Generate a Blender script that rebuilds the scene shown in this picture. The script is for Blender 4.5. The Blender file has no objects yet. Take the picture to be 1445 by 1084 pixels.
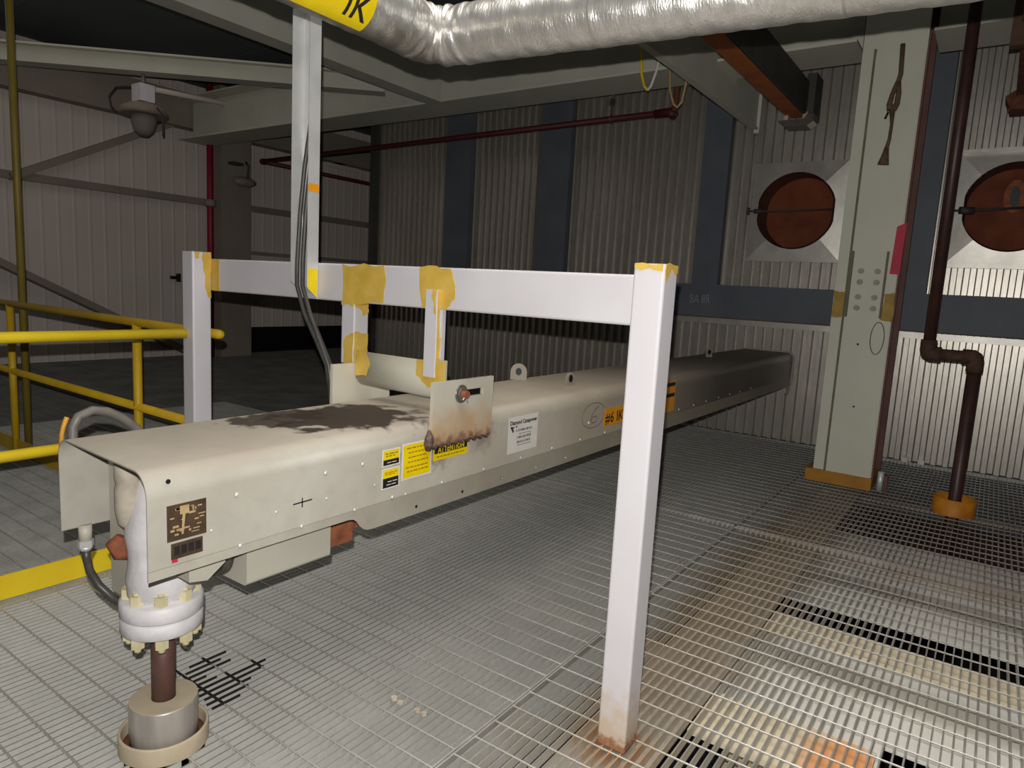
import bpy, bmesh, math, random
from mathutils import Vector, Matrix
random.seed(7)
C = bpy.context.scene.collection
S = bpy.context.scene

# ---------------------------------------------------------------- camera
cam = bpy.data.cameras.new('camera'); camo = bpy.data.objects.new('camera', cam); C.objects.link(camo)
cam.sensor_fit = 'HORIZONTAL'; cam.sensor_width = 36.0; cam.lens = 963.49 / 1445 * 36
cam.clip_start = 0.05; cam.clip_end = 100
CAM = Vector((0, 0, 1.36736))
fwd = Vector((-0.56666804, 0.81204509, -0.13953531)); rgt = Vector((0.81439915, 0.57771729, 0.05474259)); upv = Vector((-0.12506541, 0.08261656, 0.98870276))
m3 = Matrix((rgt, upv, -fwd)).transposed()
camo.matrix_world = Matrix.Translation(CAM) @ m3.to_4x4()
S.camera = camo

# ---------------------------------------------------------------- world, lights, exposure
w = bpy.data.worlds.new('world'); S.world = w; w.use_nodes = True
bg = w.node_tree.nodes['Background']; bg.inputs[0].default_value = (0.9, 0.93, 1.0, 1); bg.inputs[1].default_value = 0.014

def lamp(name, kind, loc, energy, color=(1, 1, 1), **kw):
    l = bpy.data.lights.new(name, kind); l.energy = energy; l.color = color
    for k, v in kw.items(): setattr(l, k, v)
    o = bpy.data.objects.new(name, l); o.location = loc; C.objects.link(o); return o
FL_QUAD, FL_LIN = 0.55, 0.225
# the flash of the camera, a few centimetres above its lens
fl = lamp('camera_flash', 'POINT', CAM + upv * 0.076 - rgt * 0.012 - fwd * 0.01, 165, (1.0, 0.975, 0.94), shadow_soft_size=0.006)
fl.data.use_nodes = True; _t = fl.data.node_tree; _f = _t.nodes.new('ShaderNodeLightFalloff'); _f.inputs['Strength'].default_value = 1.0
_m = _t.nodes.new('ShaderNodeMath'); _m.operation = 'MULTIPLY'; _m.inputs[1].default_value = FL_LIN; _t.links.new(_f.outputs['Linear'], _m.inputs[0])
_m2 = _t.nodes.new('ShaderNodeMath'); _m2.operation = 'MULTIPLY_ADD'; _m2.inputs[1].default_value = FL_QUAD; _t.links.new(_f.outputs['Quadratic'], _m2.inputs[0]); _t.links.new(_m.outputs[0], _m2.inputs[2])
_t.links.new(_m2.outputs[0], _t.nodes['Emission'].inputs['Strength'])
# soft lamps of the hall, above and behind the viewer
lamp('hall_light', 'AREA', (-0.5, 1.5, 4.15), 46, (1.0, 0.96, 0.9), shape='RECTANGLE', size=3.0, size_y=2.6, spread=math.radians(95))
# weak plant lighting far off to the left and behind
lamp('plant_light', 'AREA', (-8.0, 2.0, 4.1), 16, (1.0, 0.92, 0.85), shape='RECTANGLE', size=3.0, size_y=6.0)
S.view_settings.view_transform = 'Standard'; S.view_settings.look = 'None'
S.view_settings.exposure = 0.0; S.view_settings.gamma = 1.0; S.view_settings.use_curve_mapping = False

# ---------------------------------------------------------------- materials
def lin(c):
    return tuple(((v / 255) / 12.92 if v / 255 <= 0.04045 else ((v / 255 + 0.055) / 1.055) ** 2.4) for v in c)

def mat(name, rgb, rough=0.6, metal=0.0, rgb2=None, nscale=6.0, namt=0.5, bump=0.0, bscale=40.0, masks=(), dust=None, fine=0.0, spec=0.5, stretch=None):
    """procedural paint: two colours mixed by noise, placed stains and tints (masks), dust on upward faces, fine relief"""
    m = bpy.data.materials.new(name); m.use_nodes = True
    nt = m.node_tree; N = nt.nodes; L = nt.links
    b = N['Principled BSDF']; b.inputs['Roughness'].default_value = rough; b.inputs['Metallic'].default_value = metal
    b.inputs['Specular IOR Level'].default_value = spec
    geo = N.new('ShaderNodeNewGeometry'); pos = geo.outputs['Position']
    if stretch:
        vm = N.new('ShaderNodeVectorMath'); vm.operation = 'MULTIPLY'; L.new(pos, vm.inputs[0]); vm.inputs[1].default_value = stretch; npos = vm.outputs[0]
    else: npos = pos
    def noise(sc, det=4.0, vec=None):
        n = N.new('ShaderNodeTexNoise'); n.inputs['Scale'].default_value = sc; n.inputs['Detail'].default_value = det
        L.new(vec or npos, n.inputs['Vector']); return n.outputs['Fac']
    def mix(fac, a, bcol):
        x = N.new('ShaderNodeMix'); x.data_type = 'RGBA'
        for sock, v in ((x.inputs[0], fac), (x.inputs[6], a), (x.inputs[7], bcol)):
            if hasattr(v, 'is_output') or hasattr(v, 'links'): L.new(v, sock)
            else: sock.default_value = v if isinstance(v, float) else (*v, 1)
        return x.outputs[2]
    def mrange(v, a, bb, lo=0.0, hi=1.0):
        r = N.new('ShaderNodeMapRange'); r.interpolation_type = 'SMOOTHSTEP'
        L.new(v, r.inputs[0]); r.inputs[1].default_value = a; r.inputs[2].default_value = bb; r.inputs[3].default_value = lo; r.inputs[4].default_value = hi
        return r.outputs[0]
    col = lin(rgb)
    if rgb2 is not None:
        col = mix(mrange(noise(nscale), 0.5 - 0.3 / (namt + .3), 0.5 + 0.3 / (namt + .3)), lin(rgb), lin(rgb2))
    if fine:
        f = mrange(noise(nscale * 9, 6), 0.35, 0.75, 0.0, fine)
        col = mix(f, col, lin((60, 52, 45)))
    if dust:
        sx = N.new('ShaderNodeSeparateXYZ'); L.new(geo.outputs['Normal'], sx.inputs[0])
        f = mrange(sx.outputs[2], 0.3, 0.95, 0.0, dust[1])
        mm = N.new('ShaderNodeMath'); mm.operation = 'MULTIPLY'; L.new(f, mm.inputs[0]); L.new(mrange(noise(5, 5), 0.25, 0.6, .55, 1.0), mm.inputs[1])
        col = mix(mm.outputs[0], col, lin(dust[0]))
    for (mc, cen, rad, namp, nsc, soft, strength) in masks:
        s1 = N.new('ShaderNodeVectorMath'); s1.operation = 'SUBTRACT'; L.new(pos, s1.inputs[0]); s1.inputs[1].default_value = cen
        s2 = N.new('ShaderNodeVectorMath'); s2.operation = 'DIVIDE'; L.new(s1.outputs[0], s2.inputs[0]); s2.inputs[1].default_value = rad
        s3 = N.new('ShaderNodeVectorMath'); s3.operation = 'LENGTH'; L.new(s2.outputs[0], s3.inputs[0])
        n = mrange(noise(nsc, 5, pos), 0.2, 0.8, -namp, namp)
        ad = N.new('ShaderNodeMath'); ad.operation = 'ADD'; L.new(s3.outputs['Value'], ad.inputs[0]); L.new(n, ad.inputs[1])
        col = mix(mrange(ad.outputs[0], 1 - soft, 1 + soft, strength, 0.0), col, lin(mc))
    if isinstance(col, tuple): b.inputs['Base Color'].default_value = (*col, 1)
    else: L.new(col, b.inputs['Base Color'])
    if bump:
        bn = N.new('ShaderNodeBump'); bn.inputs['Strength'].default_value = bump; bn.inputs['Distance'].default_value = 0.004
        L.new(noise(bscale, 5), bn.inputs['Height']); L.new(bn.outputs[0], b.inputs['Normal'])
    return m

M = {}
HX = -1.54
M['white_paint'] = mat('white_paint', (226, 223, 228), .38, 0, (216, 212, 216), 3, .5, bump=.08, bscale=60,
    masks=[((206, 178, 138), (-.795, 1.81, -.03), (.3, .3, .17), .3, 22, .6, .7), ((150, 92, 45), (-.795, 1.81, -.02), (.3, .3, .05), .35, 60, .4, .85)])
M['white_beam'] = mat('white_beam', (222, 219, 224), .42, 0, (210, 206, 210), 4, .5, bump=.06, bscale=60)
M['yellow_primer'] = mat('yellow_primer', (226, 190, 92), .6, 0, (208, 170, 66), 14, .8, bump=.15, bscale=40)
M['hood'] = mat('hood', (192, 189, 177), .5, 0, (184, 180, 167), 2.2, .4, bump=.05, bscale=30, fine=.12, dust=((204, 190, 172), .75),
    masks=[((138, 127, 111), (-1.8, 4.7, .85), (1.2, 3.1, .7), .2, 3, .75, .9),  # first mask: hood colour gets darker along its far length
           ((56, 45, 38), (-1.80, 1.58, .9), (.215, .25, .2), .42, 13, .16, .95),
           ((56, 45, 38), (-1.90, 1.38, .9), (.10, .16, .2), .45, 18, .2, .9),
           ((84, 68, 58), (-1.54, 1.79, .81), (.03, .06, .07), .4, 40, .6, .8),
           ((110, 98, 86), (-1.54, 2.03, .82), (.03, .06, .06), .4, 40, .7, .7)])
M['gray_paint'] = mat('gray_paint', (196, 192, 178), .5, 0, (184, 180, 164), 4, .5, bump=.06, dust=((170, 158, 142), .5))
M['bracket'] = mat('bracket', (210, 205, 188), .5, 0, (200, 194, 176), 6, .5, bump=.06,
    masks=[((196, 160, 122), (-1.52, 1.87, .78), (.2, .3, .13), .25, 14, .5, .9), ((112, 76, 58), (-1.52, 1.88, .775), (.2, .3, .055), .4, 40, .5, .9)])
M['weld_burnt'] = mat('weld_burnt', (130, 104, 92), .8, 0, (60, 48, 42), 50, 1, bump=.7, bscale=120)
M['rust'] = mat('rust', (116, 66, 44), .85, 0, (78, 44, 32), 18, .9, bump=.4, bscale=70)
M['rust_orange'] = mat('rust_orange', (168, 98, 62), .85, 0, (120, 72, 52), 22, .9, bump=.4, bscale=60)
M['rust_disc'] = mat('rust_disc', (128, 66, 36), .85, 0, (96, 44, 28), 5, .8, bump=.3, bscale=40)
M['brown_pipe'] = mat('brown_pipe', (104, 76, 68), .55, 0, (84, 52, 46), 14, .7, bump=.15, bscale=60)
M['dark_pipe'] = mat('dark_pipe', (74, 46, 40), .45, 0, (54, 34, 32), 10, .7, bump=.12, bscale=50)
M['dark_pipe_rust'] = mat('dark_pipe_rust', (88, 62, 44), .8, 0, (66, 44, 34), 22, .8, bump=.4, bscale=60)
M['red_pipe'] = mat('red_pipe', (88, 24, 30), .6, 0, (70, 18, 24), 6, .6)
M['red_riser'] = mat('red_riser', (150, 22, 48), .5, 0, (124, 16, 40), 6, .6)
M['cap_white'] = mat('cap_white', (236, 233, 236), .5, 0, (208, 204, 204), 12, .6, bump=.35, bscale=60)
M['cream_bolt'] = mat('cream_bolt', (222, 212, 172), .55, 0, (204, 194, 152), 30, .6, bump=.2)
M['tan_primer'] = mat('tan_primer', (200, 186, 160), .6, 0, (188, 172, 146), 20, .6, bump=.1)
M['steel'] = mat('steel', (178, 174, 168), .34, .75, (150, 146, 142), 40, .5, bump=.1, bscale=150)
M['brushed_steel'] = mat('brushed_steel', (196, 188, 180), .36, .35, (170, 163, 156), 30, .6, bump=.08, bscale=120, stretch=(1, 1, .1))
M['steel_dark'] = mat('steel_dark', (122, 118, 112), .4, .7, (96, 92, 88), 30, .5)
M['galv_tray'] = mat('galv_tray', (226, 226, 224), .42, .35, (206, 206, 204), 8, .6, bump=.04)
M['galv'] = mat('galv', (216, 215, 208), .45, .15, (202, 201, 194), 7, .6, bump=.15, bscale=90, fine=.08, dust=((120, 114, 106), .85),
    masks=[((172, 146, 108), (-.82, 3.2, 0), (.22, 1.7, .3), .5, 5, .6, .55), ((190, 140, 88), (-.8, 1.8, 0), (.11, .11, .3), .3, 30, .5, .75), ((122, 92, 76), (.1, 5.0, 0), (1.0, 1.2, .3), .3, 3, .6, .5)])
M['galv_rod'] = mat('galv_rod', (200, 197, 190), .35, .3, (170, 166, 158), 9, .6, bump=.1, bscale=90,
    masks=[((172, 150, 118), (-.82, 3.2, 0), (.2, 1.6, .3), .5, 5, .6, .4), ((120, 92, 78), (.1, 5.0, 0), (1.0, 1.2, .3), .3, 3, .6, .5)])
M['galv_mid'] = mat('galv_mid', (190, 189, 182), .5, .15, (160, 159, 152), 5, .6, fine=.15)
M['galv_dim'] = mat('galv_dim', (120, 118, 112), .6, .1, (92, 90, 86), 3, .6)  # dimness of the far floor painted into a darker grating colour
M['scorch'] = mat('scorch', (22, 19, 18), .9, 0, (46, 36, 30), 30, .8)
M['yellow'] = mat('yellow', (255, 226, 46), .45, 0, (240, 204, 38), 5, .6, bump=.06)
M['yellow_far'] = mat('yellow_far', (226, 186, 34), .5, 0, (208, 166, 30), 6, .6)
M['yellow_olive'] = mat('yellow_olive', (148, 128, 52), .5, 0, (128, 112, 46), 6, .6)
M['ochre'] = mat('ochre', (176, 122, 26), .55, 0, (156, 104, 20), 9, .6)
M['olive_primer'] = mat('olive_primer', (176, 146, 62), .65, 0, (150, 120, 46), 14, .8)
M['ochre_sleeve'] = mat('ochre_sleeve', (206, 136, 30), .55, 0, (176, 108, 22), 14, .7)
M['clad'] = mat('clad', (196, 190, 181), .37, .72, (180, 174, 164), 3, .5, bump=.10, bscale=30, stretch=(1.5, 1, .4), fine=.14)
M['clad_trim'] = mat('clad_trim', (206, 202, 192), .40, .6, (182, 178, 170), 7, .6, bump=.18, bscale=16)
M['navy'] = mat('navy', (94, 100, 108), .6, 0, (82, 88, 97), 3, .6, bump=.06)
M['column'] = mat('column', (208, 207, 190), .55, 0, (199, 197, 180), 3, .5, bump=.05)
M['column_bolt'] = mat('column_bolt', (158, 156, 138), .6, 0, (146, 144, 126), 20, .6)
M['column_seam'] = mat('column_seam', (118, 114, 92), .7, 0, (100, 94, 76), 9, .6)
M['red_primer'] = mat('red_primer', (112, 76, 66), .7, 0, (92, 60, 54), 9, .6)
M['ceiling_beam'] = mat('ceiling_beam', (206, 204, 189), .65, 0, (194, 192, 177), 3, .5)
M['ceil'] = mat('ceil', (88, 96, 96), .8, 0, (70, 78, 78), 1.5, .5)
M['left_wall'] = mat('left_wall', (212, 201, 192), .7, 0, (202, 190, 181), 1.3, .4)
M['left_steel'] = mat('left_steel', (146, 136, 122), .7, 0, (130, 120, 108), 2, .5)
M['orange_flange'] = mat('orange_flange', (188, 108, 48), .6, 0, (150, 80, 38), 6, .6)
M['dark_steel'] = mat('dark_steel', (70, 70, 64), .6, 0, (54, 54, 50), 6, .6)
M['black'] = mat('black', (16, 15, 18), .5, 0, (24, 22, 24), 10, .5)
M['ink'] = mat('ink', (24, 22, 22), .6, 0, (34, 30, 28), 40, .5)
M['ink_soft'] = mat('ink_soft', (96, 90, 80), .7, 0, (84, 80, 72), 40, .5)
M['cable'] = mat('cable', (84, 82, 78), .4, 0, (66, 64, 62), 20, .5)
M['conduit'] = mat('conduit', (118, 112, 106), .5, 0, (100, 95, 90), 30, .6)
M['orange_cable'] = mat('orange_cable', (206, 150, 48), .5, 0, (190, 130, 40), 20, .5)
M['label_yellow'] = mat('label_yellow', (250, 222, 0), .4, 0, (240, 208, 0), 20, .5)
M['label_orange'] = mat('label_orange', (240, 160, 24), .4, 0, (228, 148, 18), 20, .5)
M['label_white'] = mat('label_white', (232, 228, 220), .45, 0, (222, 218, 210), 20, .5)
M['plate_brown'] = mat('plate_brown', (58, 46, 36), .5, 0, (84, 64, 44), 30, .8)
M['plate_tan'] = mat('plate_tan', (188, 164, 120), .5, 0, (160, 136, 96), 60, .7)
M['red_tape'] = mat('red_tape', (196, 36, 66), .6, 0, (178, 28, 56), 10, .5)
M['foil'] = mat('foil', (240, 238, 233), .34, .72, (214, 211, 204), 12, .6, bump=.5, bscale=46, stretch=(4, 2.5, .5), dust=((158, 148, 132), .7),
    masks=[((128, 116, 100), (-1.69, 1.45, 2.12), (.08, .5, .05), .5, 12, .5, .7)])
M['deck_white'] = mat('deck_white', (242, 240, 233), .7, 0, (232, 229, 220), 3, .5)
M['support_gray'] = mat('support_gray', (164, 154, 140), .7, 0, (142, 132, 118), 9, .6)
M['casting'] = mat('casting', (190, 180, 162), .7, 0, (168, 158, 142), 30, .8, bump=.3)
M['tan_flange'] = mat('tan_flange', (212, 200, 176), .7, 0, (196, 182, 156), 9, .6, masks=[((214, 146, 86), (-.22, 2.15, -.03), (.11, .2, .2), .3, 14, .4, .9)])
M['dark_floor'] = mat('dark_floor', (44, 38, 40), .9, 0, (30, 27, 30), 1, .5)
M['brown_floor'] = mat('brown_floor', (104, 84, 72), .9, 0, (70, 56, 52), 2.5, .8)
M['rope'] = mat('rope', (110, 92, 66), .9, 0, (84, 62, 44), 40, .8, bump=.5, bscale=200)
M['lamp_white'] = mat('lamp_white', (232, 228, 232), .5, 0, (220, 216, 220), 10, .4)
M['lamp_body'] = mat('lamp_body', (150, 138, 118), .6, 0, (128, 118, 102), 10, .5)
M['chalk'] = mat('chalk', (150, 158, 162), .8, 0, (110, 120, 128), 60, .8)

# ---------------------------------------------------------------- mesh helpers
class MB:
    def __init__(s): s.v = []; s.f = []; s.sm = []
    def add(s, vs, fs, smooth=False):
        n = len(s.v); s.v += [tuple(p) for p in vs]; s.f += [tuple(i + n for i in f) for f in fs]; s.sm += [smooth] * len(fs); return s
    def box(s, x0, x1, y0, y1, z0, z1):
        return s.add([(x, y, z) for x in (x0, x1) for y in (y0, y1) for z in (z0, z1)],
                     [(0, 1, 3, 2), (4, 6, 7, 5), (0, 4, 5, 1), (2, 3, 7, 6), (0, 2, 6, 4), (1, 5, 7, 3)])
    def bar(s, p, q, w, h, up=(0, 0, 1)):
        p, q, up = Vector(p), Vector(q), Vector(up); d = (q - p).normalized(); a = d.cross(up).normalized() * w / 2; b = a.cross(d).normalized() * h / 2
        vs = [c + i * a + j * b for c in (p, q) for i in (-1, 1) for j in (-1, 1)]
        return s.add(vs, [(0, 1, 3, 2), (4, 6, 7, 5), (0, 4, 5, 1), (2, 3, 7, 6), (0, 2, 6, 4), (1, 5, 7, 3)])
    def loft(s, rings, smooth=True, cap=True, closed=True):
        n = len(rings[0]); vs = [p for r in rings for p in r]; fs = []
        for i in range(len(rings) - 1):
            for k in range(n if closed else n - 1):
                a, b = i * n + k, i * n + (k + 1) % n; fs.append((a, b, b + n, a + n))
        s.add(vs, fs, smooth)
        if cap and closed:
            o = len(s.v) - len(vs)
            s.f += [tuple(o + k for k in range(n))[::-1], tuple(o + (len(rings) - 1) * n + k for k in range(n))]; s.sm += [False, False]
        return s
    def tube(s, path, r, n=12, cap=True, smooth=True):
        P = [Vector(p) for p in path]; rings = []; ref = None
        for i, p in enumerate(P):
            t = ((P[min(i + 1, len(P) - 1)] - P[i]).normalized() + (P[i] - P[max(i - 1, 0)]).normalized())
            t = t.normalized() if t.length > 1e-6 else (P[-1] - P[0]).normalized()
            if ref is None:
                ref = t.cross(Vector((0.123, 0.31, 0.94)));
                if ref.length < 1e-3: ref = t.cross(Vector((1, 0, 0)))
            ref = (ref - t * ref.dot(t)).normalized(); b = t.cross(ref)
            rr = r[i] if isinstance(r, (list, tuple)) else r
            rings.append([p + ref * math.cos(2 * math.pi * k / n) * rr + b * math.sin(2 * math.pi * k / n) * rr for k in range(n)])
        return s.loft(rings, smooth, cap)
    def cyl(s, p, q, r, n=16, smooth=True): return s.tube([p, q], r, n, True, smooth)
    def lathe(s, x, y, prof, n=28, smooth=True, cap=True):
        return s.loft([[(x + r * math.cos(2 * math.pi * k / n), y + r * math.sin(2 * math.pi * k / n), z) for k in range(n)] for r, z in prof], smooth, cap)
    def prism(s, poly, fn, t0, t1, smooth=False):
        return s.loft([[fn(a, b, t0) for a, b in poly], [fn(a, b, t1) for a, b in poly]], smooth, True)
    def strip(s, prof, fn, t0, t1, th, smooth=True):
        """open sheet: profile (a,b) swept from t0 to t1 with thickness th"""
        n = len(prof); inner = []
        for i, (a, b) in enumerate(prof):
            p0, p1 = prof[max(i - 1, 0)], prof[min(i + 1, n - 1)]; dx, dy = p1[0] - p0[0], p1[1] - p0[1]; l = math.hypot(dx, dy) or 1
            inner.append((a + dy / l * th, b - dx / l * th))
        poly = list(prof) + inner[::-1]
        r0 = [fn(a, b, t0) for a, b in poly]; r1 = [fn(a, b, t1) for a, b in poly]
        o = len(s.v); s.loft([r0, r1], smooth, False)
        m = len(poly)
        for base in (0, m):
            for i in range(n - 1):
                s.f.append((o + base + i, o + base + i + 1, o + base + m - 2 - i, o + base + m - 1 - i)); s.sm.append(False)
        return s

def rrect(w, h, r, n=4):
    pts = []
    for cx, cy, a0 in ((w - r, h - r, 0), (r, h - r, 90), (r, r, 180), (w - r, r, 270)):
        for k in range(n + 1):
            a = math.radians(a0 + 90 * k / n); pts.append((cx + r * math.cos(a), cy + r * math.sin(a)))
    return pts

def wloc(o):
    l = Vector((0, 0, 0))
    while o is not None: l = l + Vector(o.location); o = o.parent
    return l

def obj(name, mb, m, parent=None, label=None, origin=None):
    """link ONE mesh object; vertices are given in world coordinates"""
    if parent is not None and origin is None: o0 = wloc(parent)
    elif origin is not None: o0 = Vector(origin)
    else:
        xs = [v[0] for v in mb.v]; ys = [v[1] for v in mb.v]; zs = [v[2] for v in mb.v]
        o0 = Vector(((min(xs) + max(xs)) / 2, (min(ys) + max(ys)) / 2, min(zs)))
    me = bpy.data.meshes.new(name); me.from_pydata([(v[0] - o0.x, v[1] - o0.y, v[2] - o0.z) for v in mb.v], [], mb.f)
    me.polygons.foreach_set('use_smooth', mb.sm)
    bmm = bmesh.new(); bmm.from_mesh(me); bmesh.ops.recalc_face_normals(bmm, faces=bmm.faces); bmm.to_mesh(me); bmm.free()
    me.update(); me.materials.append(M[m] if isinstance(m, str) else m)
    o = bpy.data.objects.new(name, me); C.objects.link(o)
    o.location = o0 - (wloc(parent) if parent is not None else Vector((0, 0, 0)))
    if parent is not None: o.parent = parent
    if label: o['label'] = label
    return o

def inst(src, name, at, parent, off):
    """copy of a part sharing its mesh, moved by `off` relative to the source"""
    c = src.copy(); c.name = name; C.objects.link(c); c.parent = parent; c.location = Vector(src.location) + Vector(off); return c

def thing(name, label, cat, loc, group=None):
    o = bpy.data.objects.new(name, None); C.objects.link(o); o.empty_display_size = .05
    o.location = loc; o['label'] = label; o['category'] = cat
    if group: o['group'] = group
    return o
def tag(o, label, cat, group=None):
    o['label'] = label; o['category'] = cat
    if group: o['group'] = group
    return o
def struct(name, label=None, loc=(0, 0, 0), mb=None, m=None):
    if mb is None:
        o = bpy.data.objects.new(name, None); C.objects.link(o); o.location = loc
    else: o = obj(name, mb, m)
    o['kind'] = 'structure'
    if label: o['label'] = label
    return o

def text_mb(s, size, fn, align='LEFT', bold=0.0, cuts=0, fit=None):
    cu = bpy.data.curves.new('lettering', 'FONT'); cu.body = s; cu.size = size; cu.align_x = align; cu.offset = bold; cu.resolution_u = 2
    o = bpy.data.objects.new('lettering', cu); C.objects.link(o)
    dg = bpy.context.evaluated_depsgraph_get(); me = bpy.data.meshes.new_from_object(o.evaluated_get(dg))
    if cuts:
        b = bmesh.new(); b.from_mesh(me); bmesh.ops.triangulate(b, faces=b.faces)
        for _ in range(cuts): bmesh.ops.subdivide_edges(b, edges=b.edges, cuts=1, use_grid_fill=True)
        b.to_mesh(me); b.free()
    k = 1.0
    if fit: xm = [v.co.x for v in me.vertices]; k = fit / (max(xm) - min(xm))
    mb = MB(); mb.add([fn(v.co.x * k, v.co.y) for v in me.vertices], [tuple(p.vertices) for p in me.polygons])
    bpy.data.objects.remove(o); bpy.data.curves.remove(cu); bpy.data.meshes.remove(me)
    return mb

def ribbon(mb, pts, wd, fn):
    """thin flat stroke through 2-D points, mapped by fn"""
    n = len(pts); L = []; R_ = []
    for i, (a, b) in enumerate(pts):
        p0, p1 = pts[max(i - 1, 0)], pts[min(i + 1, n - 1)]; dx, dy = p1[0] - p0[0], p1[1] - p0[1]; l = math.hypot(dx, dy) or 1
        L.append(fn(a - dy / l * wd / 2, b + dx / l * wd / 2)); R_.append(fn(a + dy / l * wd / 2, b - dx / l * wd / 2))
    mb.add(L + R_, [(i, i + 1, n + i + 1, n + i) for i in range(n - 1)]); return mb

XY = lambda a, b, t: (a, b, t)
XZ = lambda a, b, t: (a, t, b)
YZ = lambda a, b, t: (t, a, b)

# ================================================================= SETTING
# ---- grating floor: bearing bars along y (30.2 mm), cross rods along x (101.6 mm)
floor = struct('floor', 'galvanized steel bar grating floor')
PITCH, RODS = 0.0302, 0.1016
rounds = [(-1.83, .949, .112), (-.082, 5.5, .122)]
holes = [(-1.083, -.616, 5.66, 6.14), (-.842, -.749, 1.766, 1.86)]   # sleeves, column, post
def cut(a0, a1, fixed, axis):
    segs = [(a0, a1)]
    cuts = []
    for cx, cy, r in rounds:
        d = (fixed - cx) if axis == 'y' else (fixed - cy)
        if abs(d) < r:
            h = math.sqrt(r * r - d * d); c = cy if axis == 'y' else cx; cuts.append((c - h, c + h))
    for c0, c1 in cuts:
        new = []
        for s0, s1 in segs:
            if c1 <= s0 or c0 >= s1: new.append((s0, s1)); continue
            if c0 > s0: new.append((s0, c0))
            if c1 < s1: new.append((c1, s1))
        segs = new
    for hx0, hx1, hy0, hy1 in holes:
        lo, hi, c0, c1 = (hx0, hx1, hy0, hy1) if axis == 'y' else (hy0, hy1, hx0, hx1)
        if lo <= fixed <= hi:
            new = []
            for s0, s1 in segs:
                if c1 <= s0 or c0 >= s1: new.append((s0, s1)); continue
                if c0 > s0: new.append((s0, c0))
                if c1 < s1: new.append((c1, s1))
            segs = new
    return [s for s in segs if s[1] - s[0] > .01]
def bar_mb(x, y0, y1, th=.0048, z1=-.0012, d=.032):
    mb = MB(); mb.box(x - th / 2, x + th / 2, y0, y1, z1 - d, z1); return mb
def rod_mb(y, x0, x1, r=.0034):
    mb = MB(); P = [(0, 1), (.87, .5), (.87, -.5), (0, -1), (-.87, -.5), (-.87, .5)]
    mb.loft([[(x, y + a * r, -.0030 + b * r) for a, b in P] for x in (x0, x1)], False, True); return mb
def panel(name, x0, x1, y0, y1, xphase, yphase, single, label, m='galv', mr_='galv_rod'):
    p = bpy.data.objects.new('grating_panel', None); C.objects.link(p); p.parent = floor; p.location = ((x0 + x1) / 2, (y0 + y1) / 2, 0); p['label'] = label
    k0 = math.ceil((x0 + .006 - xphase) / PITCH); k1 = math.floor((x1 - .006 - xphase) / PITCH)
    j0 = math.ceil((y0 + .01 - yphase) / RODS); j1 = math.floor((y1 - .01 - yphase) / RODS)
    if single:
        full = None
        for k in range(k0, k1 + 1):
            x = xphase + k * PITCH; sg = cut(y0, y1, x, 'y')
            if len(sg) == 1 and sg[0] == (y0, y1):
                if full is None: full = (obj('bearing_bar', bar_mb(x, y0, y1), 'galv', p), x)
                else: inst(full[0], 'bearing_bar', None, p, (x - full[1], 0, 0))
            else:
                for a, b in sg: obj('bearing_bar', bar_mb(x, a, b), 'galv', p)
        full = None
        for j in range(j0, j1 + 1):
            y = yphase + j * RODS; sg = cut(x0, x1, y, 'x')
            if len(sg) == 1 and sg[0] == (x0, x1):
                if full is None: full = (obj('cross_rod', rod_mb(y, x0, x1), 'galv_rod', p), y)
                else: inst(full[0], 'cross_rod', None, p, (0, y - full[1], 0))
            else:
                for a, b in sg: obj('cross_rod', rod_mb(y, a, b), 'galv_rod', p)
    else:
        mb = MB(); mr = MB()
        for k in range(k0, k1 + 1):
            x = xphase + k * PITCH
            for a, b in cut(y0, y1, x, 'y'): t = bar_mb(x, a, b); mb.add(t.v, t.f)
        for j in range(j0, j1 + 1):
            y = yphase + j * RODS
            for a, b in cut(x0, x1, y, 'x'): t = rod_mb(y, a, b); mr.add(t.v, t.f)
        obj('bearing_bars', mb, m, p)['kind'] = 'stuff'; obj('cross_rods', mr, mr_, p)['kind'] = 'stuff'
    bb = MB()
    for x in (x0 + .003, x1 - .003):
        for a, b in cut(y0, y1, x, 'y'): bb.box(x - .003, x + .003, a, b, -.034, -.0008)
    for y in (y0 + .003, y1 - .003):
        for a, b in cut(x0, x1, y, 'x'): bb.box(a, b, y - .003, y + .003, -.034, -.0008)
    obj('banding_bar', bb, mr_, p)
    return p
pn_r = panel('near_right', -1.148, .76, .3, 4.13, -.0035, 2.565, True, 'grating panel under the white post, on the right')
pn_m = panel('near_mid', -3.09, -1.152, .2, 4.13, -1.5375, 2.0737, True, 'grating panel under the long grey machine')
panel('right_near', .766, 2.1, .3, 4.13, .7815, 2.565, False, 'grating panel at the far right, nearer half')
panel('right_far', .766, 2.1, 4.136, 7.06, .7815, 4.19, False, 'grating panel at the far right, by the ribbed wall')
panel('far_right', -1.148, .76, 4.136, 7.06, -.0035, 4.19, False, 'grating panel around the yellow pipe sleeve by the wall')
panel('far_mid', -3.09, -1.152, 4.136, 7.06, -1.5375, 4.19, False, 'grating panel at the far end of the machine')
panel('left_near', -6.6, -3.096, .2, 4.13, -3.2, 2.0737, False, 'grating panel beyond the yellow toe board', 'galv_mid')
panel('left_far', -10.55, -3.096, 4.136, 7.06, -3.2, 4.19, False, 'grating panel towards the pale left wall', 'galv_dim', 'galv_dim')
panel('left_back', -10.55, -7.6, 7.066, 11.9, -7.7, 7.2, False, 'grating panel beside the end of the ribbed wall', 'galv_dim', 'galv_dim')
panel('left_side', -10.55, -6.606, .2, 4.13, -6.7, 2.0737, False, 'grating panel at the foot of the pale left wall', 'galv_dim', 'galv_dim')
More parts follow.
